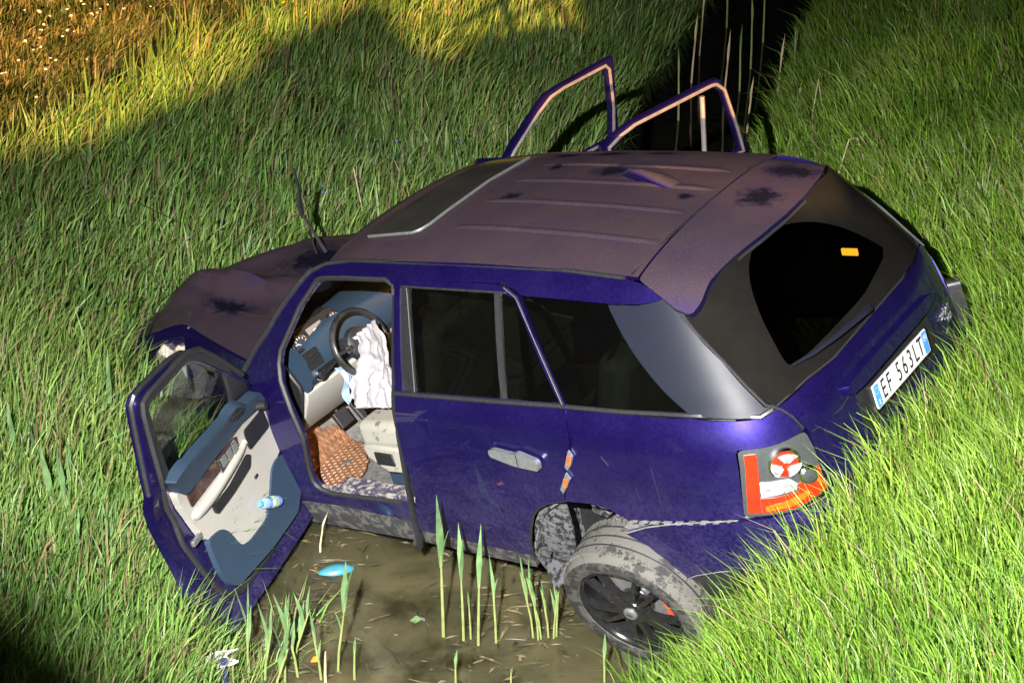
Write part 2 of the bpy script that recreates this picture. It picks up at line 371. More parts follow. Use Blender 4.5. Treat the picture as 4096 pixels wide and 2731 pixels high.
def S2(u, z, off, sg):
    if u <= 3: return (u, sg*(W0(u, z)+off), z)
    ph = (u-3)/.9; a = float(np.interp(z, AZ, AX))-3; b = W0(3, z)
    s, c = math.sin(ph), math.cos(ph); r = (s**4+c**4)**-.25
    nx_, ny_ = (r*s)**3/a, abs(r*c)**3*(1 if c >= 0 else -1)/b; L = math.hypot(nx_, ny_) or 1
    return (3+a*r*s+off*nx_/L, sg*(b*r*c+off*ny_/L), z)
def SO(off): return lambda u, z: S(u, z, off)
def SR(off): return lambda u, z: S2(u, z, off, 1)
MIR = 6 + .9*math.pi
def mir(P): return [(MIR-u, z) for u, z in P]

frame = [(.66,.45),(.66,1.16),(.68,1.184),(.75,1.28),(.901,1.427),(.991,1.525),(1.128,1.645),(1.214,1.700),(1.409,1.722),(2.098,1.725),(2.728,1.722),(3.142,1.708),(3.283,1.70),(3.41,1.675),(3.482,1.652),(3.39,1.635),(3.27,1.625),(3.043,1.621),(2.529,1.634),(2.50,1.652),(2.416,1.676),(1.762,1.668),
         (1.744,1.632),(1.728,1.655),(1.686,1.668),(1.40,1.666),(1.248,1.66),(1.208,1.648),(1.087,1.529),(.942,1.32),(.924,1.252),(.937,1.173),(.981,1.024),(1.004,.873),(.951,.673),(.94,.60),(.955,.56),(.986,.535),(1.065,.519),(1.56,.539),(1.63,.53),(1.60,.43),(1.05,.455),(.769,.44)]
panel('body_side', frame, SO(0), M['paint'], car, solid=.05, grid=.04)
panel('body_side', [p for p in frame[:22]] + [(1.744,1.60),(1.686,1.64),(1.248,1.64),(1.087,1.509),(.8,1.24),(.76,1.0),(.76,.6),(.8,.55),(1.6,.54),(1.6,.43)], SR(0), M['paint'], car, flip=True, solid=.05, grid=.06)
# seals and sill details
def strip(name, pts, fn, w_, mat, parent, flat=.5, r=None, closed=False):
    P = [Vector(fn(*p)) for p in pts]
    Q = []
    for i in range(len(P)-1):
        m = max(1, int((P[i+1]-P[i]).length/.04))
        Q += [P[i].lerp(P[i+1], j/m) for j in range(m)]
    Q.append(P[-1])
    mb = MB().tube(Q, w_, 6)
    return mb.build(name, mat, parent)
op = [(1.744,1.60),(1.735,1.64),(1.686,1.663),(1.40,1.661),(1.248,1.655),(1.210,1.643),(1.091,1.525),(.948,1.318),(.930,1.252),(.943,1.173),(.987,1.024),(1.010,.873),(.957,.673),(.946,.60),(.96,.565),(.99,.54),(1.065,.524),(1.56,.544)]
strip('door_opening_seal', op, SO(-.012), .014, M['rubber'], car)
strip('roof_gutter', [(1.18,1.688),(1.26,1.712),(1.409,1.724),(2.098,1.727),(2.728,1.724),(3.142,1.711)], SO(.004), .011, M['satin'], car)
strip('windscreen_seal', [(.665,1.15),(.70,1.21),(.78,1.305),(.901,1.42),(.991,1.52),(1.128,1.64),(1.2,1.692)], lambda u,z: S2(u-.02, z, .0, -1), .016, M['satin'], car)
panel('middle_pillar', [(1.64,.46),(1.70,1.2),(1.71,1.64),(1.84,1.64),(1.84,.46)], SO(-.035), M['black'], car, solid=.05)
MB().tube([S(1.735,1.0,.0), S(1.66,.62,.004), S(1.622,.46,.012), S(1.615,.40,.03), (1.612,-.945,.335), (1.60,-.94,.29)], [.018,.022,.025,.022,.030,.012], 6, .35).build('seat_belt', M['satin'], car)
MB().tube([(1.61,-.955,.38),(1.60,-.965,.33),(1.585,-.955,.275)], [.012,.026,.008], 6, .5).build('belt_tongue', M['satin'], car)
panel('sill_trim', [(.64,.44),(1.05,.455),(1.60,.43),(1.62,.365),(2.30,.325),(2.25,.215),(1.506,.26),(.64,.255)], SO(-.004), M['sill'], car, solid=.05)
panel('sill_step', [(.96,.555),(1.66,.575),(1.66,.49),(.97,.47)], SO(-.03), M['grime'], car, solid=.01)
mb = MB(); mb.box((1.33,-.80,.475),(.74,.16,.03)); mb.build('scuff_plate', M['grime'], car, bevel=.008)

# rear door
rd = [(1.754,1.64),(1.762,1.665),(1.80,1.671),(2.38,1.674),(2.46,1.660),(2.514,1.632),(2.777,1.204),(2.785,1.187),(2.795,1.065),(2.787,1.018),(2.761,.967),(2.702,.835),(2.668,.733),(2.56,.705),(2.489,.667),(2.43,.61),(2.387,.534),(2.34,.44),(2.300,.335),(1.95,.355),(1.584,.375),(1.61,.429),(1.69,.60),(1.715,.70),(1.722,.829),(1.738,1.01),(1.754,1.117)]
win = [(1.79,1.640),(2.43,1.640),(2.494,1.622),(2.748,1.214),(1.80,1.196)]
rdo = panel('rear_door', rd, SO(.004), M['paint'], car, holes=[win], solid=.03, grid=.04)
panel('window', [(1.838,1.636),(2.374,1.634),(2.415,1.202),(1.888,1.192)], SO(-.012), M['privacy'], rdo, solid=.004, grid=.1)
panel('window', [(2.396,1.634),(2.494,1.622),(2.748,1.212),(2.436,1.202)], SO(-.012), M['privacy'], rdo, solid=.004, grid=.1)
panel('window_post', [(1.783,1.642),(1.836,1.64),(1.886,1.192),(1.795,1.19)], SO(-.002), M['black'], rdo, solid=.02)
panel('window_divider', [(2.370,1.638),(2.399,1.638),(2.440,1.20),(2.410,1.20)], SO(-.001), M['satin'], rdo, solid=.02)
strip('belt_trim', [(1.757,1.184),(2.1,1.190),(2.41,1.196),(2.775,1.205)], SO(.006), .012, M['satin'], rdo)
strip('rear_edge_trim', [(2.43,1.664),(2.505,1.628),(2.772,1.207)], SO(.006), .0065, M['satin'], rdo)
strip('edge_highlight_trim', [(2.432,1.665),(2.507,1.628),(2.774,1.207)], SO(.0125), .0018, M['silver'], rdo)
strip('window_trim', [(1.800,1.645),(2.44,1.643)], SO(.004), .006, M['satin'], rdo)
strip('window_trim', [(1.832,1.640),(1.884,1.19)], SO(.002), .004, M['satin'], rdo)
hp = [(2.332,.985),(2.36,.990),(2.47,.978),(2.50,.990),(2.60,.962),(2.613,.945),(2.609,.908),(2.47,.918),(2.36,.945),(2.335,.952)]
h = panel('door_handle', soft(hp,.012), SO(.045), M['silver'], rdo, solid=.028, grid=.02, bevel=.005)
MB().tube([S(2.50,.99,.05), S(2.498,.915,.05)], .0025, 4).build('handle_joint', M['black'], h)
for (a, b_) in (((2.789,1.018),(2.749,.913)), ((2.742,.899),(2.683,.784))):
    P = [(a[0]-.004,a[1]),(a[0]+.012,a[1]-.03),(b_[0]+.030,b_[1]+.03),(b_[0]+.004,b_[1]),(b_[0]-.006,b_[1]+.02)]
    g = panel('edge_guard', P, SO(.016), M['silver'], rdo, solid=.012, grid=.03)
    mx, mz = (a[0]+b_[0])/2+.006, (a[1]+b_[1])/2+.004
    panel('amber_reflector', [(mx-.012,mz-.022),(mx+.004,mz-.022),(mx+.016,mz+.022),(mx,mz+.022)], SO(.020), M['lensamber'], g if False else rdo, solid=.006, grid=.05)
panel('edge_scuff', [(2.42,.345),(2.46,.40),(2.40,.41),(2.37,.36)], SO(.008), M['sill'], rdo, solid=.003)

# rear quarter
qp = [(2.785,1.190),(3.10,1.196),(3.435,1.200),(3.692,1.168),(3.757,1.184),(3.777,1.172),(3.807,1.129),(3.826,1.060),(3.70,1.056),(3.584,1.068),(3.574,1.058),(3.533,.768),(3.528,.752),(3.36,.735),(3.227,.712),(2.998,.678),(2.924,.720),(2.811,.738),(2.680,.730),(2.676,.738),(2.710,.838),(2.769,.967),(2.795,1.018),(2.803,1.065)]
panel('rear_quarter', qp, SO(0), M['paint'], car, solid=.03, grid=.035)
panel('rear_quarter', [(2.6,1.2),(3.757,1.184),(3.83,1.0),(3.83,.75),(3.15,.72),(3.1,.8),(2.9,.86),(2.6,.86)], SR(0), M['paint'], car, flip=True, solid=.03, grid=.06)
strip('quarter_seam', [(3.752,1.188),(3.772,1.174),(3.804,1.130),(3.826,1.069)], SO(.0), .006, M['black'], car)
panel('quarter_window', [(2.529,1.629),(3.020,1.617),(3.430,1.214),(2.785,1.207)], SO(-.004), M['privacy'], car, solid=.004, grid=.06)
panel('quarter_window', [(2.3,1.629),(3.020,1.617),(3.430,1.214),(2.6,1.207)], SR(-.004), M['privacy'], car, flip=True, solid=.004, grid=.08)
strip('quarter_belt_trim', [(2.788,1.203),(3.1,1.207),(3.435,1.212),(3.692,1.176),(3.74,1.188)], SO(.004), .011, M['satin'], car)
dp = [(3.020,1.619),(3.27,1.622),(3.40,1.636),(3.478,1.650),(3.505,1.623),(3.640,1.396),(3.712,1.205),(3.752,1.189),(3.69,1.178),(3.435,1.214)]
panel('rear_pillar', dp, SO(.003), M['pillar'], car, solid=.02, grid=.02)
strip('rear_pillar_seal', [(3.494,1.64),(3.512,1.622),(3.58,1.51),(3.647,1.395),(3.69,1.29),(3.722,1.208),(3.752,1.19)], SO(.001), .007, M['rubber'], car)
panel('rear_pillar', dp, SR(.003), M['pillar'], car, flip=True, solid=.02, grid=.05)
strip('pillar_edge_trim', [(3.50,1.64),(3.515,1.62),(3.655,1.396),(3.728,1.20)], SR(.004), .010, M['chrome'], car)
for P_ in ([(3.205,.975),(3.207,.90),(3.20,.74)], [(3.10,.86),(3.10,.80)], [(2.95,1.0),(2.98,.96)], [(2.60,.80),(2.66,.86),(2.70,.90)]):
    strip('paint_scratch', P_, SO(.0005), .0018, M['black'], car)
# bumper and what shows behind it
def flatl(P): return P
bp = [(2.967,.599),(3.089,.649),(3.221,.690),(3.504,.738),(3.60,.745),(4.414,.748),(5.30,.745),(5.65,.72),(5.80,.60),(5.70,.48),(5.30,.46),(4.414,.455),(3.80,.478),(3.529,.481),(3.367,.451),(3.25,.40),(3.177,.361),(3.14,.47),(3.06,.55)]
panel('rear_bumper', bp, SO(.006), M['paint'], car, solid=.03, grid=.045)
panel('bumper_trim', [(3.177,.355),(3.25,.394),(3.367,.445),(3.529,.475),(3.80,.472),(4.414,.449),(5.30,.454),(5.6,.45),(5.55,.27),(4.414,.25),(3.5,.25),(3.239,.257)], SO(-.006), M['satin'], car, solid=.03, grid=.06)
strip('torn_bumper_edge', [(2.972,.604),(3.089,.655),(3.221,.696),(3.504,.744)], SO(.004), .0038, M['greyfoam'], car)
panel('bumper_bracket', [(2.93,.60),(3.02,.69),(3.25,.725),(3.54,.765),(3.55,.73),(3.2,.66),(3.0,.585)], SO(-.035), M['greyfoam'], car, solid=.02, grid=.03)
mb = MB()
for k in range(9):
    u = 3.03+k*.055; z = .672+ (u-3.0)*.115
    mb.box(S(u, z, -.012), (.028, .03, .012+.006*rnd.random()), Matrix.Rotation(rnd.uniform(-.4,.4), 3, 'Y'))
mb.build('bracket_clips', M['greyfoam'], car, smooth=False)
MB().tube([S(3.19,.366,.008),S(3.25,.406,.008),S(3.367,.456,.008),S(3.529,.486,.008),S(3.7,.487,.008)], .0026, 5).build('bumper_scratch', M['greyfoam'], car)

# tail light
tl = [(3.584,1.068),(3.70,1.056),(3.826,1.060),(3.833,.96),(3.832,.783),(3.70,.752),(3.533,.762)]
tlo = panel('tail_light', soft(tl,.02), SO(.004), M['lampgrey'], car, solid=.03, grid=.03)
panel('red_lens', [(3.600,1.048),(3.640,1.044),(3.594,.776),(3.552,.782)], SO(.012), M['lensred'], tlo, solid=.012, grid=.03)
panel('amber_lens', [(3.607,.842),(3.67,.835),(3.731,.835),(3.826,.862),(3.826,.795),(3.714,.768),(3.60,.774)], SO(.012), M['lensred'], tlo, solid=.012, grid=.02)
panel('amber_lens', [(3.615,.805),(3.69,.812),(3.76,.826),(3.775,.808),(3.70,.780),(3.612,.782)], SO(.0145), M['lensamber'], tlo, solid=.01, grid=.02)
panel('red_lens', [(3.735,.862),(3.826,.905),(3.826,.870),(3.738,.838)], SO(.0125), M['lensred'], tlo, solid=.01, grid=.03)
panel('reflector', [(3.620,.915),(3.715,.905),(3.738,.872),(3.728,.845),(3.61,.848)], SO(.011), M['lenscl'], tlo, solid=.01, grid=.02)
def disc(name, u, z, ru, off, mat, parent, dome=.02, ring=None):
    c = Vector(S(u, z, off)); e = Vector(S(u+.02, z, off))-Vector(S(u-.02, z, off)); e.normalize(); up = Vector((0,0,1)); nn = e.cross(up).normalized()
    if nn.y > 0: nn = -nn
    V = []; F = []; N = 24; rows = [(1, -.02), (1, .0), (.8, dome*.5), (.45, dome*.9)]
    for (k, h_) in rows:
        for i in range(N):
            q = 2*math.pi*i/N; V.append(c+(e*math.cos(q)+up*math.sin(q))*ru*k+nn*h_)
    V.append(c+nn*dome)
    for r in range(3):
        for i in range(N): F.append((r*N+i, r*N+(i+1)%N, (r+1)*N+(i+1)%N, (r+1)*N+i))
    F += [(3*N+i, 3*N+(i+1)%N, 4*N) for i in range(N)]
    return mk(name, V, F, mat, parent)
disc('reflector', 3.717, .972, .070, .006, M['chrome'], tlo, .015)
disc('red_lens', 3.717, .972, .058, .014, M['lensred'], tlo, .012)
for k in range(3):
    q0 = .5+k*2.094; P_ = [(3.717+1.0*r_*math.cos(q), .972+r_*math.sin(q)) for r_, qs in ((.050, (0,.35,.7,1.05,1.4)), (.014, (1.3,.7,.1))) for q in (q0+t for t in qs)]
    panel('bulb_reflector', P_, SO(.034), M['lenscl'], tlo, solid=.008, grid=.02)
disc('reflector', 3.782, .888, .045, .012, M['chrome'], tlo, .02)
disc('bulb_reflector', 3.782, .888, .033, .028, M['lampgrey'], tlo, .006)

# tailgate and rear window
tgp = [(3.763,1.186),(3.782,1.168),(3.814,1.125),(3.838,1.06),(3.840,.765)]
tgl = tgp + [(4.414,.765)] + list(reversed(mir(tgp))) + [(5.044,1.232),(4.75,1.231),(4.414,1.226),(4.079,1.213),(3.913,1.216)]
tg = panel('tailgate', tgl, SO(.001), M['paint'], car, solid=.03, grid=.045)
gp = [(4.050,1.118),(4.16,1.128),(4.414,1.132),(4.70,1.132),(4.815,1.124),(4.822,1.098),(4.75,1.082),(4.414,1.075),(4.15,1.070),(4.060,1.072)]
panel('tailgate_grip', soft(gp,.012), SO(.035), M['paint'], tg, solid=.05, grid=.04, bevel=.008)
panel('plate_recess', [(4.10,1.064),(4.414,1.07),(4.74,1.07),(4.74,.88),(4.08,.88)], SO(.003), M['black'], tg, solid=.004, grid=.08)
strip('tailgate_crease', [(3.85,1.04),(4.0,1.045),(4.06,1.06)], SO(.001), .004, M['black'], tg)
glp = [(3.500,1.640),(3.516,1.618),(3.652,1.394),(3.730,1.212),(3.757,1.194),(3.913,1.224),(4.079,1.221),(4.414,1.234),(4.75,1.239),(5.044,1.240),(5.176,1.394),(5.312,1.618),(5.24,1.665),(4.9,1.70),(4.414,1.705),(3.95,1.70),(3.65,1.675)]
wp = chaikin([(3.887,1.285),(3.872,1.315),(3.878,1.40),(3.887,1.487),(3.918,1.58),(3.974,1.645),(4.06,1.685),(4.143,1.693),(4.333,1.683),(4.48,1.65),(4.60,1.606),(4.69,1.55),(4.751,1.489),(4.80,1.41),(4.826,1.346),(4.60,1.312),(4.471,1.294),(4.2,1.292)], 1)
rw = panel('rear_window', glp, SO(0), M['rearglass'], tg, holes=[wp], solid=.003, grid=.06)
panel('wiped_window_area', wp, SO(0), M['wiped'], tg, solid=.003, grid=.03)
strip('window_edge_seal', [(3.757,1.192),(3.913,1.222),(4.079,1.218),(4.414,1.230),(4.75,1.235),(5.06,1.236)], SO(.002), .005, M['rubber'], tg)
wa = MB(); wa.tube([S(4.424,1.262,.015), S(4.40,1.268,.035), S(4.33,1.274,.04)], [.026,.024,.016], 8, .7)
wa.tube([S(4.35,1.273,.04), S(4.15,1.283,.035), S(3.98,1.290,.028), S(3.889,1.294,.018)], [.018,.017,.013,.005], 8, .7)
wa.build('rear_wiper', M['pillar'], tg)
# licence plate
pl_n = Vector((1,0,.09)).normalized()
pc = Vector(S(4.392,.995,.032)); ey = (Vector(S(4.55,.995,.03))-Vector(S(4.25,.995,.03))).normalized(); ez = Vector((-.10,0,1)); ez = (ez - ey*ez.dot(ey)).normalized(); en = ey.cross(ez).normalized()
if en.x < 0: en = -en
def PL(a, b_, h_=0): return pc+ey*a+ez*b_+en*h_
def quadp(name, a0, a1, b0, b1, h_, t, mat, parent):
    P = soft([(a0,b0),(a1,b0),(a1,b1),(a0,b1)], .008)
    return MB().prism(P, lambda u,v: PL(u,v,h_-t), lambda u,v: PL(u,v,h_)).build(name, mat, parent, smooth=False)
quadp('plate_holder', -.275,.275,-.068,.062,-.002,.012,M['black'],tg)
plo = quadp('licence_plate', -.26,.26,-.055,.055,.004,.005,M['plate'],car)
quadp('country_band', -.256,-.214,-.051,.051,.0052,.001,M['plateblue'],plo)
quadp('province_band', .214,.256,-.051,.051,.0052,.001,M['plateblue'],plo)
def text(s, a, b_, size, sx, mat, name, parent, frame_fn, h_=.0062, ext=.0004, centre=True, rot=0):
    c = bpy.data.curves.new(name, 'FONT'); c.body = s; c.size = size; c.align_x = 'CENTER'; c.align_y = 'CENTER'; c.extrude = ext; c.resolution_u = 3
    t = bpy.data.objects.new(name+'_tmp', c); COL.objects.link(t); bpy.context.view_layer.update()
    me = bpy.data.meshes.new_from_object(t.evaluated_get(bpy.context.evaluated_depsgraph_get())); bpy.data.objects.remove(t)
    for v in me.vertices:
        v.co = frame_fn(a+v.co.x*sx, b_+v.co.y, h_+v.co.z)
    me.materials.clear(); me.materials.append(mat); return new(name, me, parent)
for ch, a in zip('EF563LT', (-.180,-.127,-.034,.022,.078,.133,.183)):
    text(ch, a, 0, .124, .66, M['ink'], 'plate_character', plo, PL)
text('I', -.235, -.032, .038, .9, M['plate'], 'country_letter', plo, PL, .0062)
st = MB()
for k in range(12):
    q = k*math.pi/6; st.add([PL(-.235+.014*math.cos(q)+.003*math.cos(r*2.094), .022+.014*math.sin(q)+.003*math.sin(r*2.094), .0064) for r in range(3)], [(0,1,2)])
M['star'] = simple('plate_star', (.7,.6,.25), .5, 0, 0)
st.build('star_ring', M['star'], plo, smooth=False)
ri = MB(); 
for k in range(24):
    q0, q1 = k*math.pi/12, (k+1)*math.pi/12
    ri.add([PL(.235+r*math.cos(q), .022+r*math.sin(q), .0064) for q in (q0,q1) for r in (.013,.0165)], [(0,1,3,2)])
ri.build('province_ring', M['plate'], plo, smooth=False)
text('TO', .235, .022, .017, .8, M['plate'], 'province_code', plo, PL, .0064)
# badges on the tailgate's right end
def TG(u0, z0):
    c = Vector(S(u0,z0,.004)); e = (Vector(S(u0+.05,z0,.004))-Vector(S(u0-.05,z0,.004))).normalized(); up = Vector((-.12,0,1)); up = (up-e*up.dot(e)).normalized(); nn = e.cross(up)
    if nn.x < 0: nn = -nn
    return lambda a, b_, h_: c+e*a+up*b_+nn*h_
text('SPORT', 0, 0, .042, 1.1, M['badge'], 'badge_letters', tg, TG(4.868,.982), .003, .003)
text('HSE', 0, 0, .042, 1.0, M['badge'], 'badge_letters', tg, TG(4.895,.938), .003, .003)
f_ = TG(4.835,.908); mk('oval_badge', [f_(.022*math.cos(q*math.pi/10), .012*math.sin(q*math.pi/10), .004) for q in range(20)], [tuple(range(20))], M['badge'], tg, smooth=False)
mr = MB().prism(soft([(5.05,.76),(5.12,.80),(5.16,.90),(5.12,1.0),(5.05,1.02)],.03), lambda u,v: S(u,v,.06), lambda u,v: S(u,v,0)); mr.build('tail_light', M['satin'], car)

# roof, spoiler, sunroof, aerial
def zr(x, y):
    zc = float(np.interp(x, [.9,1.05,1.11,1.22,1.4,1.75,2.2,2.7,3.1,3.3,3.5,3.6], [1.60,1.67,1.70,1.735,1.765,1.79,1.797,1.787,1.768,1.745,1.71,1.69]))
    return zc - .055*(abs(y)/.63)**2.6
def RF(off): return lambda x, y: (x, y, zr(x, y)+off)
rp = [(1.215,-.605),(1.30,-.615),(1.6,-.622),(3.135,-.625),(3.11,.655),(1.6,.665),(1.30,.65),(1.235,.62),(1.17,.34),(1.125,.0),(1.14,-.3)]
roof = panel('roof', rp, RF(0), M['roof'], car, solid=.02, grid=.05)
for (x0, y0, x1, y1) in ((1.89,.40,3.04,.35),(1.88,.18,3.08,.13),(1.88,-.06,3.06,-.11),(1.89,-.33,3.10,-.38)):
    n_ = 24; V = []; F = []
    for i in range(n_+1):
        t = i/n_; x, y = x0+(x1-x0)*t, y0+(y1-y0)*t; e = .007*min(1, min(t,1-t)*14)
        for dy, h_ in ((-.024,-.003),(-.013,e),(.013,e),(.024,-.003)): V.append((x, y+dy, zr(x,y+dy)+h_))
    for i in range(n_):
        for k in range(3): F.append((i*4+k, (i+1)*4+k, (i+1)*4+k+1, i*4+k+1))
    mk('roof_rib', V, F, M['roof'], roof, angle=60)
sun = panel('sunroof', soft([(1.36,-.41),(1.69,-.40),(1.73,-.30),(1.72,.49),(1.70,.52),(1.44,.51),(1.38,.1)],.05), RF(.014), M['sunroof'], car, solid=.012, grid=.06)
strip('sunroof_edge', [(1.37,-.412),(1.52,-.412),(1.67,-.405),(1.705,-.385),(1.727,-.33),(1.735,-.2),(1.733,.15),(1.723,.50)], RF(.012), .0085, M['silver'], sun)
sp_ = [(3.15,-.64),(3.25,-.68),(3.36,-.715),(3.43,-.712),(3.455,-.66),(3.455,-.58),(3.47,-.43),(3.50,-.21),(3.51,0),(3.50,.20),(3.46,.42),(3.405,.56),(3.36,.62),(3.22,.665),(3.125,.66)]
def SPO(x, y):
    z = zr(x, y) + .004
    if y < -.55: z -= .055*((-y-.55)/.16)**1.6*max(0,(x-3.12)/.3)
    if y > .5: z -= .03*((y-.5)/.16)**2
    return (x, y, z)
M['spoil'] = paint('dusty_spoiler_paint', .88, SM)
spo = panel('roof_spoiler', soft(sp_,.02), SPO, M['spoil'], car, solid=.055, grid=.04, bevel=.012)
MB().tube([(*((3.10,-.615)), zr(3.10,-.615)), (3.125,-.3,zr(3.12,-.3)+.001), (3.13,0,zr(3.13,0)+.001), (3.12,.4,zr(3.12,.4)+.001), (3.105,.65,zr(3.10,.65))], .007, 5, .6).build('roof_joint', M['black'], roof)
strip('brake_light_strip', [(3.475,-.38),(3.50,-.2),(3.51,0),(3.50,.18)], lambda x,y:(x+.004,y,zr(x,y)-.02), .008, M['satin'], spo)
fin = []; FF = []
for i, (t, w_, h_) in enumerate(((0,.004,.004),(.15,.02,.045),(.4,.038,.05),(.7,.05,.035),(.9,.045,.016),(1,.02,.003))):
    x, y = 2.50+.38*t, .24-.09*t
    for k in range(9):
        q = math.pi*k/8; fin.append((x, y+math.cos(q)*w_, zr(x,y)+math.sin(q)*h_))
for i in range(5):
    for k in range(8): FF.append((i*9+k, (i+1)*9+k, (i+1)*9+k+1, i*9+k+1))
mk('aerial_fin', fin, FF, M['roof'], car, angle=80)

# windscreen and bonnet
V = []; F = []
tp = [(1.215,-.60),(1.14,-.3),(1.12,0),(1.14,.3),(1.225,.61)]; bt = [(.66,-.79),(.52,-.4),(.47,0),(.52,.4),(.66,.79)]
for j in range(9):
    t = j/8
    for i in range(17):
        s = i/4; k = min(3,int(s)); f = s-k
        a = Vector((*[tp[k][c]*(1-f)+tp[k+1][c]*f for c in (0,1)], 0)); b_ = Vector((*[bt[k][c]*(1-f)+bt[k+1][c]*f for c in (0,1)], 1.17)); a.z = 1.70
        p = b_.lerp(a, t); p.z += .03*math.sin(math.pi*t); V.append(p)
F = [(j*17+i, j*17+i+1, (j+1)*17+i+1, (j+1)*17+i) for j in range(8) for i in range(16)]
mk('windscreen', V, F, M['wind'], car)
def poly3(P, t):
    s = t*(len(P)-1); k = min(len(P)-2, int(s)); f = s-k; return Vector(P[k]).lerp(Vector(P[k+1]), f)
def cr(P, n):
    P = [Vector(p) for p in P]; P = [P[0]*2-P[1]]+P+[P[-1]*2-P[-2]]; out = []
    m = len(P)-3
    for i in range(n+1):
        s = i/n*m; k = min(m-1, int(s)); t = s-k; a, b_, c_, d = P[k:k+4]
        out.append(.5*((2*b_)+(c_-a)*t+(2*a-5*b_+4*c_-d)*t*t+(3*b_-a-3*c_+d)*t**3))
    return out
NU, NV = 30, 26
left = cr([(.64,-.80,1.18),(.33,-.70,1.185),(.02,-.60,1.20),(-.18,-.555,1.225),(-.42,-.545,1.165),(-.68,-.53,1.085)], NU)
right = cr([(.64,.80,1.18),(.35,.80,1.17),(.05,.78,1.16),(-.25,.75,1.12),(-.42,.73,1.09)], NU)
back = cr([left[0],(.53,-.4,1.20),(.48,0,1.205),(.53,.4,1.20),right[0]], NV); front = cr([left[-1],(-.84,-.36,1.085),(-.93,-.12,1.09),(-.90,.15,1.09),(-.76,.5,1.09),right[-1]], NV)
V = []
for i in range(NU+1):
    for j in range(NV+1):
        u, v = i/NU, j/NV
        p = left[i]*(1-v)+right[i]*v+back[j]*(1-u)+front[j]*u-(left[0]*(1-u)*(1-v)+right[0]*(1-u)*v+left[-1]*u*(1-v)+right[-1]*u*v)
        e = math.sin(math.pi*u)*math.sin(math.pi*v)
        yc = -.02-.10*u; p.z += e*(.10*math.exp(-abs((p.y-yc)/.06)**1.3)+.05*math.exp(-abs((p.y+.42-.25*u)/.05)**1.3)+.04*abs(math.sin(p.x*6.5+p.y*4))**.6*min(1,u*2)+.045*math.exp(-((p.x+.45-.35*p.y)/.09)**2)+.012*math.sin(p.x*7+p.y*5)-.05*math.exp(-((p.y+.30)/.14)**2)*math.exp(-((p.x-.05)/.35)**2))
        V.append(p)
F = [(i*(NV+1)+j, (i+1)*(NV+1)+j, (i+1)*(NV+1)+j+1, i*(NV+1)+j+1) for i in range(NU) for j in range(NV)]
mk('bonnet', V, F, M['hood'], car, solid=.015, angle=60)
# left front wing: side skin below the bonnet edge, torn off above the headlamp
k0 = int(NU*.585)
V = []; F = []; rows = 8
for i in range(k0+1):
    p = left[i]; b_ = Vector((p.x+.0, -.90+.16*(i/k0), .45)); 
    for j in range(rows):
        t = j/(rows-1); q = p.lerp(b_, t); q.y -= .07*math.sin(math.pi*min(1,t*1.3))*(1-.4*i/k0); V.append(q)
F = [(i*rows+j, i*rows+j+1, (i+1)*rows+j+1, (i+1)*rows+j) for i in range(k0) for j in range(rows-1)]
mk('front_wing', V, F, M['paint'], car, solid=.015, angle=60)
V = []
for i in range(k0, NU+1):
    p = left[i]; V += [p+Vector((0,0,.002)), p+Vector((-.008,-.022,-.05)), p+Vector((0,-.012,-.115+.03*math.sin(i*1.7)*.3)), p+Vector((.02,.05,-.13))]
m_ = NU-k0; F = [(i*4+j, i*4+j+1, (i+1)*4+j+1, (i+1)*4+j) for i in range(m_) for j in range(3)]
mk('bonnet_lip', V, F, M['paint'], car, solid=.008, angle=60)
strip('torn_wing_edge', [(0,0),(1,0),(2,0)], lambda a,b: (tuple(left[k0]+Vector((.035,-.01,.008))), tuple(left[k0]+Vector((-.005,-.02,-.03))), tuple(left[k0]+Vector((-.01,-.03,-.085))))[int(a)], .006, M['silver'], car)
mb = MB(); rr = random.Random(3)
for k in range(7):
    mb.box((-.20-.065*k+rr.uniform(-.03,.03), -.50+rr.uniform(-.06,.05), .99+rr.uniform(-.07,.07)), (rr.uniform(.06,.14), rr.uniform(.05,.12), rr.uniform(.05,.12)), Matrix.Rotation(rr.uniform(-1,1),3,'X')@Matrix.Rotation(rr.uniform(-1,1),3,'Y'))
mb.build('headlamp_bracket', simple('broken_bracket', (.34,.29,.23), .6, 0, .4, 18), car, bevel=.012)
mb = MB().box((-.16,-.60,1.0),(.20,.05,.16)); mb.build('headlamp_stub', M['lampglass'], car, bevel=.02)
V = []; F = []
# scuttle and front bulkhead keep the ground out of the cabin
MB().box((.33,0,.78),(.04,1.5,.74)).build('bulkhead', M['black'], car)
ww = MB(); ww.tube([(.13,.35,1.25),(.09,.35,1.36),(.04,.35,1.49),(.03,.35,1.53)], [.013,.010,.009,.009], 6)
ww.tube([(.035,.35,1.49),(.045,.35,1.56),(.085,.35,1.66),(.10,.35,1.78)], [.022,.026,.013,.009], 6, .6)
ww.tube([(.02,.37,1.12),(.03,.36,1.30),(.05,.36,1.42)], [.007,.007,.004], 5)
ww.build('raised_wiper', M['satin'], car)

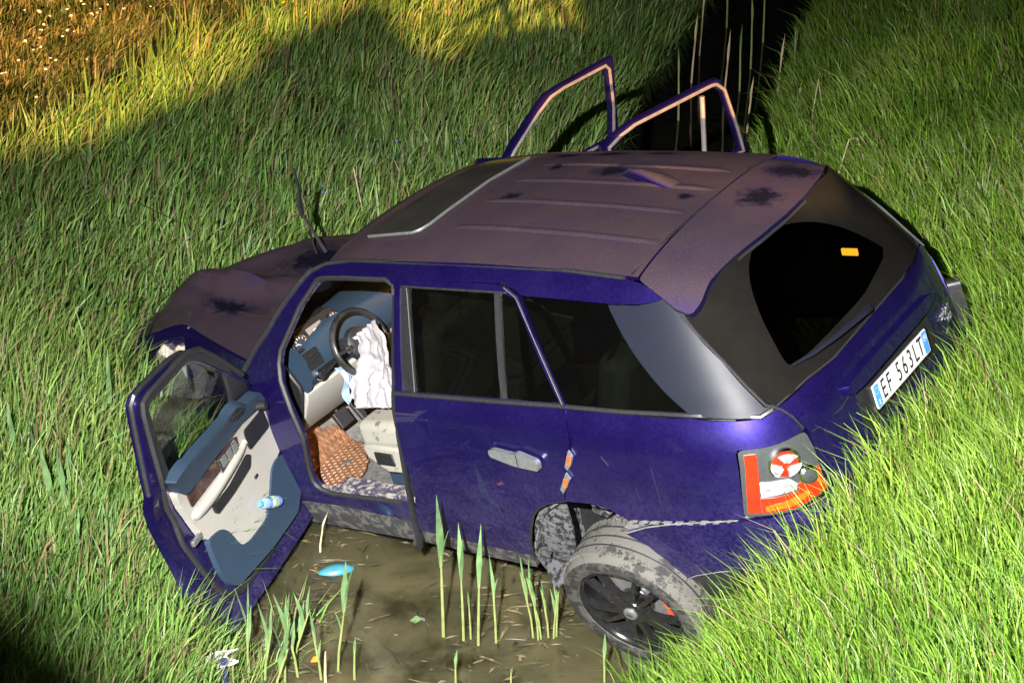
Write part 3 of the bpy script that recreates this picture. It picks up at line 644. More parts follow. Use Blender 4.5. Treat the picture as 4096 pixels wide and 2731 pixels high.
# wheel (knocked down and rearwards), liner
wh = empty('rear_wheel', (2.895,-.995,.178), parent=car); wh.rotation_mode = 'YXZ'; wh.rotation_euler = (R_(13), R_(20), R_(2))
MB().lathe([(.262,.02),(.268,.0),(.285,-.004),(.315,-.008),(.338,.0),(.352,.018),(.3605,.04),(.364,.07),(.3655,.14),(.364,.21),(.3605,.235),(.352,.258),(.33,.275),(.262,.265)], 64).build('tyre', M['tyre'], wh, angle=50)
MB().lathe([(.2635,.014),(.270,-.004),(.286,-.009),(.316,-.013),(.336,-.004),(.336,.02),(.2635,.03)], 64, closed=True).build('tyre_sidewall', M['wall'], wh)
gv = MB()
for h_ in (.085,.14,.195): gv.lathe([(.3662,h_-.005),(.3675,h_-.003),(.3675,h_+.003),(.3662,h_+.005)], 64)
gv.build('tread_groove', M['rubber'], wh)
gv = MB()
for k in range(72):
    q = 2*math.pi*k/72
    for h_ in (.055,.225):
        c = Vector((.361*math.cos(q), h_, .361*math.sin(q))); gv.box(c, (.016,.045,.010), Matrix.Rotation(-q+math.pi/2,3,'Y')@Matrix.Rotation(.35,3,'Z'))
gv.build('tread_block', M['tyre'], wh, smooth=False)['kind'] = 'stuff'
MB().lathe([(.266,.008),(.262,-.002),(.252,.004),(.246,.03),(.235,.10),(.235,.22),(.262,.24)], 64).build('rim', M['rim'], wh, angle=50)
spm = MB(); 
P = [(.05,.012,.026),(.10,.004,.019),(.16,.004,.015),(.215,.010,.015),(.252,.018,.021)]
V = []; F = []
for r, h_, ww_ in P:
    V += [(r,h_+.03,-ww_),(r,h_,-ww_*.72),(r,h_,ww_*.72),(r,h_+.03,ww_)]
for i in range(4):
    for k in range(4): F.append((i*4+k, i*4+(k+1)%4, (i+1)*4+(k+1)%4, (i+1)*4+k))
F += [(3,2,1,0),(16,17,18,19)]
spo0 = mk('spoke', V, F, M['rim'], wh, angle=30)
spd = [R_(d) for base in range(0,360,72) for d in (base-13, base+13)]
for i, q in enumerate(spd):
    o = spo0 if i == 0 else spo0.copy()
    if i: COL.objects.link(o); o.parent = wh
    o.rotation_euler = (0, q, 0)
MB().lathe([(.0,.0),(.075,.004),(.085,.02),(.085,.08)], 24).build('hub', M['rim'], wh)
MB().lathe([(.0,-.012),(.028,-.011),(.034,-.006),(.036,.01)], 24).build('centre_cap', M['silver'], wh)
mk('cap_emblem', [(.019*math.cos(q*math.pi/10), -.0128, .010*math.sin(q*math.pi/10)) for q in range(20)], [tuple(range(20))], simple('emblem_green', (.03,.05,.04), .3, 0, 0), wh, smooth=False)
nb = MB().lathe([(.0,-.004),(.010,-.003),(.012,.004),(.012,.02)], 8).build('wheel_nut', M['rim'], wh)
for i in range(5):
    o = nb if i == 0 else nb.copy()
    if i: COL.objects.link(o); o.parent = wh
    q = 2*math.pi*i/5+.6; o.location = (.058*math.cos(q), 0, .058*math.sin(q))
MB().lathe([(.06,.085),(.185,.085),(.185,.105),(.06,.105)], 48).build('brake_disc', M['disc'], wh, angle=30)
ca = MB()
V = []; F = []
for i in range(9):
    q = R_(8+i*4.5)
    for (r, h_) in ((.165,.06),(.205,.06),(.205,.13),(.165,.13)): V.append((r*math.cos(q), h_, r*math.sin(q)))
for i in range(8):
    for k in range(4): F.append((i*4+k, (i+1)*4+k, (i+1)*4+(k+1)%4, i*4+(k+1)%4))
F += [(0,1,2,3),(35,34,33,32)]
mk('brake_caliper', V, F, M['caliper'], wh, angle=30)
MB().lathe([(.0,.20),(.235,.20)], 32).build('rim_back', simple('dusty_rim_barrel', (.22,.21,.20), .6, 0, .4, 20), wh)
# wheel arch liner: curved shell inside the arch
V = []; F = []
NA, NB = 22, 8
for i in range(NA+1):
    q = R_(205-178*i/NA)
    for j in range(NB+1):
        d = j/NB; y = -.925+.42*d; rr_ = .40-.02*d
        V.append((2.765+rr_*math.cos(q)*1.0, y+.02*math.sin(i*1.1+j), .335+rr_*math.sin(q)))
F = [(i*(NB+1)+j, (i+1)*(NB+1)+j, (i+1)*(NB+1)+j+1, i*(NB+1)+j+1) for i in range(NA) for j in range(NB)]
mk('arch_liner', V, F, M['liner'], car, solid=.01)
panel('liner_flap', soft([(2.395,.545),(2.46,.632),(2.53,.672),(2.60,.66),(2.585,.50),(2.55,.38),(2.46,.27),(2.33,.20),(2.285,.23),(2.31,.36)],.03), lambda u,z: (u, -W0(u,z)+.035+.10*max(0,u-2.4)*1.5, z), M['liner'], car, solid=.012, grid=.03)
strip('arch_lip', [(2.30,.335),(2.34,.44),(2.387,.534),(2.43,.61),(2.489,.667),(2.56,.705),(2.668,.733)], SO(-.006), .010, M['satin'], car)
ar = MB(); rr = random.Random(5)
for k in range(10):
    ar.box((2.60+.04*k, -.78+rr.uniform(-.05,.08), .60+rr.uniform(-.05,.10)), (rr.uniform(.03,.09), .06, rr.uniform(.03,.10)), Matrix.Rotation(rr.uniform(-1,1),3,'Y'))
ar.build('suspension_parts', M['liner'], car, bevel=.01)
ar = MB().tube([(2.74,-.86,.68),(2.84,-.84,.70),(2.95,-.84,.68)], [.028,.034,.03], 8).build('suspension_arm', M['greyfoam'], car)
MB().box((2.7,-.55,.45),(.7,.1,.6)).build('inner_arch', M['black'], car)

# ---------------- front door (left, open 70 degrees). local: s along the door, n inwards, z up; hinge at origin
HX, HY = .72, -.92
def dn(s, z):
    n_ = -HY - W0(min(max(s,0),1.1)+HX, z)
    return n_*.35+.02 if z > 1.2 else n_
def DS(inn): return lambda s, z: (s, dn(s,z)+inn, z)
dout = [(.02,.315),(.125,.310),(.635,.300),(1.137,.305),(1.167,.320),(1.160,.36),(1.145,.458),(1.12,.737),(1.135,.88),(1.16,1.025),(1.179,1.171),(1.184,1.224),(1.168,1.411),(1.157,1.578),(1.150,1.675),(1.125,1.705),(1.05,1.712),(.901,1.708),(.77,1.697),(.668,1.676),(.566,1.618),(.402,1.478),(.257,1.35),(.086,1.186),(.0,1.14),(-.02,1.04),(-.023,.88),(-.018,.746),(-.02,.603),(.0,.45)]
dwin = [(1.072,1.60),(1.045,1.625),(.703,1.630),(.632,1.611),(.524,1.546),(.315,1.369),(.15,1.235),(.12,1.17),(.298,1.165),(.764,1.205),(1.015,1.225),(1.035,1.243),(1.062,1.475)]
fd = panel('front_door', dout, lambda s,z: DS(0)(s,z), M['paint'], car, holes=[dwin], solid=.055, grid=.045)
fd.location = (HX, HY, 0); fd.rotation_euler = (0, 0, -R_(70))
dwi = [(a,b) for a,b in dwin]
panel('door_glass', [(1.07,1.60),(1.045,1.622),(.703,1.628),(.632,1.609),(.524,1.544),(.322,1.372),(.302,1.17),(.764,1.20),(1.015,1.22),(1.035,1.243),(1.06,1.475)], DS(.03), M['clear'], fd, flip=True, solid=.004, grid=.1)
panel('mirror_mount', [(.335,1.385),(.15,1.235),(.11,1.17),(.31,1.17)], DS(.05), M['black'], fd, flip=True, solid=.03, grid=.05)
strip('glass_divider', [(.325,1.372),(.306,1.17)], DS(.045), .010, M['satin'], fd)
strip('inner_seal', [(.30,1.40),(.402,1.508),(.566,1.648),(.668,1.690)][:0]+[(.20,1.30),(.39,1.49),(.545,1.625),(.655,1.665),(.77,1.672),(1.06,1.668),(1.105,1.655),(1.115,1.60),(1.11,1.45),(1.105,1.25),(1.075,1.10),(1.045,1.0),(1.045,.866),(1.005,.729),(.955,.549),(.90,.465),(.81,.425),(.5,.42),(.15,.435)], DS(.062), .016, M['rubber'], fd)
strip('outer_frame_edge', [(.086,1.186),(.257,1.35),(.402,1.478),(.566,1.618),(.668,1.676),(.77,1.697),(.901,1.708),(1.05,1.712),(1.125,1.705),(1.150,1.675),(1.157,1.578),(1.168,1.411),(1.184,1.224)], DS(.03), .014, M['satin'], fd)
panel('frame_liner', [(1.10,1.60),(1.075,1.655),(.69,1.662),(.60,1.640),(.50,1.570),(.29,1.385),(.315,1.369),(.524,1.546),(.632,1.611),(.703,1.630),(1.045,1.625),(1.072,1.60),(1.062,1.475),(1.035,1.243),(1.075,1.235),(1.09,1.475)], DS(.068), M['black'], fd, flip=True, solid=.02, grid=.06)
cr_ = [(1.025,1.128),(1.0,1.04),(.965,.95),(.935,.86),(.915,.80),(.871,.772),(.70,.60),(.62,.575),(.406,.570),(.19,.74),(.055,.772),(.045,.95),(.068,1.075),(.36,1.115),(.94,1.095)]
panel('door_trim', soft(cr_,.02), DS(.10), M['cream'], fd, flip=True, solid=.04, grid=.04, bevel=.008)
cp = [(.915,.792),(.865,.790),(.78,.772),(.735,.725),(.70,.615),(.62,.588),(.41,.585),(.30,.66),(.195,.752),(.12,.765),(.045,.745),(.028,.62),(.035,.52),(.16,.455),(.50,.455),(.858,.485),(.905,.53),(.93,.62)]
panel('lower_door_trim', soft(cp,.04), DS(.112), M['bluetrim'], fd, flip=True, solid=.03, grid=.04, bevel=.006)
bl = [(1.095,1.228),(1.04,1.165),(1.02,1.125),(.985,1.098),(.943,1.085),(.60,1.10),(.366,1.112),(.10,1.078),(.075,1.085),(.125,1.155),(.298,1.178),(.409,1.232),(.84,1.245)]
panel('door_belt_trim', soft(bl,.02), DS(.125), M['bluetrim'], fd, flip=True, solid=.06, grid=.04, bevel=.008)
panel('wood_insert', soft([(.945,1.078),(.931,.993),(.585,1.0),(.412,1.022),(.42,1.07),(.608,1.072)],.008), DS(.106), M['wood'], fd, flip=True, solid=.01, grid=.08)
ih = panel('inner_handle', soft([(.628,1.060),(.618,.988),(.412,1.022),(.418,1.070)],.012), DS(.112), M['dial'], fd, flip=True, solid=.01, grid=.08)
strip('handle_frame', [(.628,1.060),(.618,.988),(.412,1.022),(.418,1.070),(.628,1.060)], DS(.113), .004, M['chrome'], fd)
for (a0, a1) in ((.60,.55),(.535,.49),(.475,.43)):
    panel('seat_button', soft([(a0,1.05),(a0-.004,1.0),(a1,1.008),(a1+.002,1.058)],.006), DS(.118), M['silver'], fd, flip=True, solid=.008, grid=.1)
V = []; F = []
arm = cr([(.955,.95,.10),(.90,.945,.125),(.75,.945,.132),(.55,.962,.128),(.40,.978,.122),(.34,.99,.115)], 20)
for i, p in enumerate(arm):
    s_, z_, h_ = p; hh = .030 if 2 < i < 16 else .022
    d_ = dn(s_, z_)
    V += [(s_, d_+.085, z_+hh), (s_, d_+h_, z_+hh*.8), (s_, d_+h_+.006, z_), (s_, d_+h_-.01, z_-hh*1.1), (s_, d_+.085, z_-hh*1.3)]
for i in range(20):
    for k in range(4): F.append((i*5+k, (i+1)*5+k, (i+1)*5+k+1, i*5+k+1))
F += [(4,3,2,1,0), tuple(100+k for k in range(5))]
mk('door_armrest', V, F, M['cream'], fd, angle=60, sub=1)
panel('pull_recess', soft([(.80,.905),(.79,.862),(.60,.865),(.40,.885),(.36,.935),(.385,.945),(.60,.905)],.012), lambda s,z: (s, dn(s,z)+.130, z), M['black'], fd, flip=True, solid=.015, grid=.05)
panel('speaker_grille', soft([(.318,1.045),(.095,1.045),(.078,.93),(.317,.930)],.02), DS(.108), M['black'], fd, flip=True, solid=.01, grid=.08)
panel('trim_button', [(.36,.80),(.33,.802),(.33,.79),(.36,.788)], DS(.108), M['black'], fd, flip=True, solid=.01)
sw = panel('switch_panel', soft([(.53,1.222),(.42,1.228),(.31,1.165),(.41,1.158)],.01), lambda s,z: (s, dn(s,z)+.13, z), M['black'], fd, flip=True, solid=.01, grid=.08)
for (a, b_) in ((.47,1.205),(.42,1.195),(.43,1.18),(.375,1.178)):
    panel('window_switch', [(a-.014,b_-.007),(a+.016,b_-.007),(a+.016,b_+.008),(a-.014,b_+.008)], lambda s,z: (s, dn(s,z)+.137, z), M['satin'], fd, flip=True, solid=.008)
MB().tube([(.17,.10,1.10),(.165,.15,1.10)],[.024,.022],10).build('mirror_knob', M['black'], fd)
MB().box((.97,.052,.84),(.09,.02,.03)).build('door_latch', M['silver'], fd, bevel=.004)
pf = MB()
for i in range(5):
    for j in range(3): pf.box((.955+.022*i, dn(1,.54)+.058, .565-.022*j-.008*i), (.013,.003,.009))
pf.build('drain_perforation', M['black'], fd, smooth=False)
# right doors, hinged open the same way, and their window frames
def right_door(hx, ang, out, hole, post, name, kz=0):
    o = panel(name, out, lambda s,z: (s, -(dn(s,z)), z), M['paint'], car, holes=[hole], flip=True, solid=.03, grid=.06)
    o.location = (hx, .92, kz); o.rotation_euler = (0, 0, R_(ang))
    cx = sum(p[0] for p in hole)/len(hole); cz = sum(p[1] for p in hole)/len(hole)
    ring = [(cx+(a-cx)*1.06, cz+(b_-cz)*1.05) for a, b_ in hole]
    strip('inner_seal', ring+[ring[0]], lambda s,z: (s, -dn(s,z)-.038, z), .010, simple('door_frame_seal', (.13,.10,.10), .5, 0, .2, 30), o)
    panel('door_glass' if post is None else 'door_glass', hole, lambda s,z: (s, -dn(s,z)-.02, z), M['clear'], o, solid=.004, grid=.15) if False else None
    if post: strip('glass_divider', post, lambda s,z: (s, -dn(s,z)-.045, z), .014, simple('divider_grey', (.16,.14,.14), .5, 0, .2, 30), o)
    low = [(p[0]*.86+.08, min(p[1],1.17)*.8+.14) for p in out if p[1] < 1.2]
    panel('door_trim', low, lambda s,z: (s, -dn(s,z)-.08, z), M['cream'], o, solid=.03, grid=.1)
    return o
fr_out = [(.02,.32),(1.13,.31),(1.12,.74),(1.15,1.05),(1.20,1.22),(1.222,1.45),(1.240,1.66),(1.235,1.715),(1.20,1.715),(.98,1.70),(.80,1.69),(.70,1.675),(.60,1.61),(.40,1.47),(.2,1.28),(.05,1.15),(0,.9)]
fr_hole = [(1.175,1.63),(1.15,1.662),(.84,1.652),(.745,1.638),(.645,1.580),(.445,1.435),(.27,1.27),(.22,1.2),(1.13,1.215),(1.165,1.4)]
right_door(.70, 73.5, fr_out, fr_hole, None, 'front_door', .03)
rr_out = [(.02,.36),(.55,.34),(.68,.6),(.95,.75),(1.01,1.0),(1.0,1.18),(.955,1.30),(.90,1.52),(.862,1.655),(.835,1.69),(.79,1.695),(.55,1.692),(.22,1.682),(.13,1.66),(.02,1.63),(0,1.2)]
rr_hole = [(.850,1.60),(.80,1.652),(.77,1.658),(.26,1.647),(.17,1.625),(.09,1.59),(.07,1.21),(.925,1.215),(.905,1.35)]
right_door(1.76, 70, rr_out, rr_hole, [(.705,1.632),(.66,1.21)], 'rear_door', .035)

# ---------------- interior
fl = MB().add([(.36,-.74,.62),(.36,.74,.62),(.60,-.76,.36),(.60,.76,.36),(1.9,-.80,.36),(1.9,.80,.36),(2.3,-.8,.62),(2.3,.8,.62),(3.8,-.75,.72),(3.8,.75,.72)], [(0,2,3,1),(2,4,5,3),(4,6,7,5),(6,8,9,7)])
fl.build('cabin_floor', M['carpet'], car, solid=.03)
# dashboard: profile in (x,z) swept across the car, left end cut square
prof = [(.44,1.17),(.62,1.205),(.76,1.215),(.84,1.195),(.875,1.15),(.885,1.05),(.845,.985),(.80,.955),(.72,.93),(.55,.90),(.40,.9)]
def dash(u, v, y): return (u, y, v)
db = MB(); ys = [-.665,-.55,-.40,-.25,0,.3,.66]; n_ = len(prof)
V = []
for y in ys:
    kx = .0 if y > -.6 else -.0
    V += [(u+kx, y, v+(.035*math.exp(-((y+.38)/.16)**4) if i in (1,2,3) else 0)) for i, (u, v) in enumerate(prof)]
F = [(j*n_+i, (j+1)*n_+i, (j+1)*n_+(i+1)%n_, j*n_+(i+1)%n_) for j in range(len(ys)-1) for i in range(n_)]
F += [tuple(range(n_-1,-1,-1)), tuple((len(ys)-1)*n_+i for i in range(n_))]
dsh = mk('dashboard', V, F, M['bluetrim'], car, angle=40, bevel=.012)
lowp = [(.79,.965),(.84,.945),(.825,.90),(.70,.70),(.66,.68),(.66,.90)]
MB().prism(lowp, lambda u,v:(u,.65,v), lambda u,v:(u-.03,-.675,v)).build('knee_panel', M['cream'], car, bevel=.01)
MB().prism([(.45,1.15),(.70,1.175),(.80,1.0),(.80,.95),(.72,.78),(.66,.72),(.45,.72)], lambda u,v:(u,-.672,v), lambda u,v:(u,-.70,v)).build('dashboard_end_panel', M['black'], dsh, bevel=.01)
def facia(y, z, a, b_, d=.0):                       # point on the sloping facia
    x = float(np.interp(z, [.955,.985,1.05,1.15,1.195,1.23],[.80,.848,.889,.879,.846,.79])); return Vector((x+d, y, z))
def fquad(name, y0, y1, z0, z1, d, mat, parent, r=.006):
    P = soft([(y0,z0),(y1,z0),(y1,z1),(y0,z1)], r); 
    return MB().prism(P, lambda u,v: facia(u,v,0,0,d), lambda u,v: facia(u,v,0,0,d-.015)).build(name, mat, parent, smooth=False)
vt = fquad('air_vent', -.655,-.555,1.085,1.175,.008,M['black'],dsh)
for k in range(4): fquad('vent_slat', -.65,-.56,1.098+k*.019,1.104+k*.019,.014,M['satin'],dsh,.001)
fquad('light_switch_panel', -.62,-.45,1.0,1.065,.007,M['black'],dsh)
c = facia(-.605,1.035,0,0,.012); MB().lathe([(.0,.022),(.020,.022),(.024,.004),(.024,-.01)], 20, 'x', c).build('light_switch', M['black'], dsh)
MB().lathe([(.0235,.01),(.028,.012),(.030,.004),(.030,-.01)], 24, 'x', c).build('switch_ring', M['chrome'], dsh)
fquad('demister_vent', -.66,-.62,1.188,1.20,.01,M['black'],dsh,.002)
# instrument cluster
cb = MB().prism(soft([(-.64,1.13),(-.27,1.13),(-.25,1.21),(-.32,1.275),(-.59,1.275),(-.65,1.21)],.02), lambda u,v: Vector((.862-(v-1.11)*.55,u,v)), lambda u,v: Vector((.78-(v-1.11)*.55,u,v))).build('instrument_cluster', M['black'], car, bevel=.004)
def clus(y, z, d): y -= .075; z += .025; return Vector((.864-(z-1.11)*.55+d, y, z))
for y in (-.52,-.25):
    MB().add([clus(y+.05*math.cos(q*.2618), 1.175+.05*math.sin(q*.2618), .003) for q in range(24)], [tuple(range(24))]).build('dial', M['dial'], cb, smooth=False)
    MB().tube([clus(y+.05*math.cos(q*.2618), 1.175+.05*math.sin(q*.2618), .005) for q in range(25)], .0035, 5).build('dial_ring', M['chrome'], cb)
    tk = MB()
    for k in range(10):
        q = -.6+k*.48; tk.tube([clus(y+.042*math.cos(q), 1.175+.042*math.sin(q), .005), clus(y+.033*math.cos(q), 1.175+.033*math.sin(q), .005)], .002, 4)
    tk.tube([clus(y, 1.175, .007), clus(y-.03, 1.195, .007)], .002, 4)
    tk.build('dial_marks', M['plate'], cb, smooth=False)
MB().add([clus(-.45,1.13,.004), clus(-.335,1.13,.004), clus(-.335,1.225,.004), clus(-.45,1.225,.004)], [(0,1,2,3)]).build('display_screen', M['screen'], cb, smooth=False)
dk = MB(); dk.add([clus(a,b_,.006) for a,b_ in ((-.41,1.175),(-.375,1.175),(-.375,1.205),(-.41,1.205))], [(0,1,2,3)]); dk.add([clus(a,b_,.006) for a,b_ in ((-.44,1.14),(-.40,1.14),(-.40,1.15),(-.44,1.15))], [(0,1,2,3)]); dk.add([clus(a,b_,.006) for a,b_ in ((-.39,1.14),(-.35,1.14),(-.35,1.15),(-.39,1.15))], [(0,1,2,3)])
dk.build('display_symbol', M['plate'], cb, smooth=False)
# steering wheel
swh = empty('steering_wheel', (1.03,-.40,1.125), parent=car); swh.rotation_euler = (0, R_(-20), 0)
MB().lathe([(.172+.017*math.cos(q*math.pi/5), .02*math.sin(q*math.pi/5)) for q in range(10)], 40, 'x', closed=True).build('steering_rim', simple('scuffed_black_leather', (.02,.02,.021), .3, 0, .8, 14, coat=.6), swh)
MB().lathe([(.0,.03),(.06,.028),(.085,.012),(.09,-.02),(.05,-.05)], 24, 'x').build('wheel_hub', M['satin'], swh)
for q in (R_(175), R_(5), R_(270)):
    MB().tube([(.0,.07*math.cos(q),.07*math.sin(q)),(.0,.165*math.cos(q),.165*math.sin(q))], [.028,.018], 8, .6).build('wheel_spoke', M['satin'], swh)
for y in (-.10,.10):
    for dz in (-.012,.012): MB().box((.02,y,dz+.005),(.012,.03,.016)).build('wheel_button', M['dial'], swh, bevel=.003)
MB().lathe([(.0,.0),(.016,.0)], 16, 'x', (.034,.03,-.03)).build('wheel_emblem', M['chrome'], swh, smooth=False)
MB().tube([(.9,-.40,1.09),(.76,-.40,1.05)], .045, 10).build('steering_column', M['black'], car)
MB().tube([(.92,-.50,1.06),(.93,-.62,1.05)], [.010,.013], 8).build('column_stalk', M['black'], car)
# crumpled airbags
def rag(name, P, mat, parent, th=.012, amp=.018, seed=1, N=26):
    """a creased sheet hung between four corners (top left, top right, bottom right, bottom left)"""
    r_ = random.Random(seed); A = [Vector(p) for p in P]; K = [(r_.uniform(5,13)*r_.choice((-1,1)), r_.uniform(-5,5), r_.uniform(0,6), r_.uniform(.5,1)) for _ in range(4)]+[(r_.uniform(-4,4), r_.uniform(6,15), r_.uniform(0,6), r_.uniform(.2,.6)) for _ in range(4)]
    V = []; nrm = (A[1]-A[0]).cross(A[3]-A[0]).normalized()
    for j in range(N+1):
        for i in range(N+1):
            u, v = i/N, j/N
            p = (A[0]*(1-u)+A[1]*u)*(1-v)+(A[3]*(1-u)+A[2]*u)*v
            d = sum(w_*(abs(math.sin(u*a+v*b_+c_+1.1*math.sin(v*4+a)+.6*math.sin(u*6+b_)))**.7*2-1.2) for a, b_, c_, w_ in K)/3
            e = .6+.4*math.sin(math.pi*u)
            p = p+nrm*(amp*d*e+.05*math.sin(math.pi*u)*math.sin(math.pi*min(1,v*1.1)))+(A[1]-A[0]).normalized()*.03*math.sin(v*7+seed)*(1 if i in (0,N) else .5)
            V.append(p)
    F = [(j*(N+1)+i, j*(N+1)+i+1, (j+1)*(N+1)+i+1, (j+1)*(N+1)+i) for j in range(N) for i in range(N)]
    o = mk(name, V, F, mat, parent, angle=60, solid=th); return o
rag('airbag', [(1.07,-.44,1.19),(1.27,-.46,1.31),(1.36,-.56,.86),(1.07,-.60,.84)], M['white'], car, .02, .030, 6, 60)
mask = empty('hanging_cloth', tuple(CM @ Vector((.98,-.52,.98))))
tag(mask, 'pale blue and white cloth hanging below the steering wheel', 'cloth')
mask.rotation_euler = CM.to_euler()
rag('white_half', [(.0,-.0,.06),(.075,-.01,.03),(.05,-.02,-.13),(-.01,-.02,-.11)], simple('mask_white', (.33,.35,.38), .8, 0, .05, 20), mask, .004, .008, 9, 14)
rag('blue_half', [(-.055,.0,.05),(.01,.0,.06),(.005,-.02,-.12),(-.035,-.02,-.16)], M['paleblue'], mask, .004, .008, 12, 14)
# floor mat with raised hexagon cells
def MAT(u, v):                                      # u inboard 0..1, v rearwards 0..1
    x = .47+.44*v; z = float(np.interp(x,[.36,.60,.95],[.645,.39,.388]))+.012
    return Vector((x, -.73+.42*u, z+.03*math.sin(2.2*u)*(1-v)))
fm = MB()
oc = [(.02,.0),(.6,.0),(.98,.12),(1.0,.5),(.86,.62),(.66,.82),(.5,.93),(.30,.98),(.1,.95),(.03,.6)]
fm.prism(oc, lambda u,v: MAT(u,v)+Vector((0,0,-.012)), lambda u,v: MAT(u,v)); 
fmo = panel('floor_mat', oc, lambda u,v: MAT(u,v), M['mat'], car, flip=True, solid=.012, grid=.06)
hx = MB(); du = .036/.42; dv = .031/.44
for j in range(16):
    for i in range(15):
        u0, v0 = (i+.5*(j%2))*du+.03, j*dv*.93+.04
        if not inpoly(oc, u0, v0): continue
        V = [MAT(u0+.42*du*math.cos(math.pi/6+k*math.pi/3)*1.15, v0+.42*dv*math.sin(math.pi/6+k*math.pi/3)*1.25)+Vector((0,0,.001)) for k in range(6)]
        V += [MAT(u0+.30*du*math.cos(math.pi/6+k*math.pi/3)*1.15, v0+.30*dv*math.sin(math.pi/6+k*math.pi/3)*1.25)+Vector((0,0,.008)) for k in range(6)]
        hx.add(V, [(k,(k+1)%6,6+(k+1)%6,6+k) for k in range(6)]+[(6,7,8,9,10,11)])
ho = hx.build('hexagon_cells', M['mat'], fmo, smooth=False); ho['kind'] = 'stuff'
MB().box((.74,-.52,.42),(.035,.03,.012)).build('mat_clip', M['silver'], fmo, bevel=.003)
pd = MB().box((.64,-.36,.60),(.03,.10,.10), Matrix.Rotation(-.5,3,'Y')); pd.tube([(.62,-.36,.62),(.50,-.36,.80)], .012, 6); pd.build('brake_pedal', M['rubber'], car, bevel=.01)
pd = MB().box((.60,-.20,.56),(.03,.06,.16), Matrix.Rotation(-.6,3,'Y')); pd.build('accelerator_pedal', M['rubber'], car, bevel=.01)
# seats
def seat(name, y, x, mat, front):
    st_ = empty(name, (x, y, .40), parent=car)
    def cush(nm_, c_, d, rot, m, bev=.05):
        o = MB().box((0,0,0), d).build(nm_, m, st_, bevel=bev); o.location = c_; o.rotation_euler = rot
        o.modifiers[0].segments = 4; return o
    cush('seat_cushion', (0,0,.30), (.56,.52,.16), (0,R_(-5),0), mat)
    cush('seat_backrest', (.34,0,.66), (.16,.52,.66), (0,R_(18),0), M['seatdark'] if not front else mat)
    cush('headrest', (.47,0,1.08), (.10,.28,.20), (0,R_(14),0), M['seatdark'], .04)
    b_ = MB().prism([(-.26,.24),(.25,.24),(.22,.10),(-.12,.08),(-.24,.16)], lambda u,v:(u,-.275,v), lambda u,v:(u,.275,v)).build('seat_base', mat, st_, bevel=.015)
    cush('seat_box', (.02,0,.03), (.40,.44,.12), (0,0,0), M['bluetrim'], .01)
    MB().box((-.10,-.283,.175),(.13,.012,.075)).build('seat_switch', M['black'], st_, bevel=.01)
    return st_
seat('driver_seat', -.36, 1.30, M['creamseat'], True)
seat('passenger_seat', .38, 1.30, M['seatdark'], False)
rs = empty('rear_seat', (2.45,0,.45), parent=car)
for c_, d, rot, nm_ in (((0,0,.22),(.55,1.3,.2),(0,R_(-6),0),'seat_cushion'), ((.33,0,.55),(.16,1.3,.60),(0,R_(18),0),'seat_backrest')):
    o = MB().box((0,0,0), d).build(nm_, M['seatdark'], rs, bevel=.05); o.location = c_; o.rotation_euler = rot
for y in (-.4,.4):
    o = MB().box((0,0,0), (.1,.28,.18)).build('headrest', M['seatdark'], rs, bevel=.04); o.location = (.46,y,.95); o.rotation_euler = (0,R_(14),0)
MB().tube([(.5,-.62,1.0),(.35,-.60,.75),(.1,-.6,.4)], [.02,.03,.03], 6, .3).build('seat_belt', M['black'], rs)
MB().box((2.3,.0,1.68),(1.9,1.1,.02)).build('headlining', simple('headlining_cloth', (.3,.29,.27), .9, 0, .1, 40), car)
panel('side_trim', [(.75,.45),(.75,1.15),(1.0,1.2),(1.0,.45)], SR(-.05), M['orangewood'], car, solid=.02)
panel('pillar_trim', [(1.70,.45),(1.72,1.6),(1.84,1.6),(1.84,.45)], SR(-.04), M['orangewood'], car, solid=.03)
panel('load_area_trim', [(2.75,.70),(2.75,1.19),(3.60,1.17),(3.60,.75)], SR(-.05), M['black'], car, solid=.02)
panel('load_area_trim', [(2.75,.76),(2.75,1.19),(3.60,1.17),(3.55,.78)], SO(-.06), M['black'], car, solid=.02)
# lamps of the car that are lit
panel('load_area_lining', [(3.35,.7),(3.84,.7),(3.86,1.2),(3.52,1.66),(3.05,1.66),(3.46,1.21)], SR(-.07), M['black'], car, solid=.02)
lo = MB().box((3.406,.615,1.222),(.085,.012,.036)).build('load_area_lamp', M['lamp'], car, bevel=.004)
MB().box((.62,-.55,.86),(.06,.03,.012)).build('footwell_lamp', M['courtesy'], car)
MB().box((1.75,.0,1.655),(.10,.14,.015)).build('courtesy_lamp', M['courtesy'], car)
def lamp(name, loc, p, col, r=.03):
    l = bpy.data.lights.new(name, 'POINT'); l.energy = p; l.color = col; l.shadow_soft_size = r
    o = bpy.data.objects.new(name, l); COL.objects.link(o); o.parent = car; o.location = loc
lamp('footwell_lamp_light', (.62,-.55,.83), 1.5, (1,.45,.12))
lamp('courtesy_lamp_light', (1.30,.45,1.52), 9, (1,.42,.07))

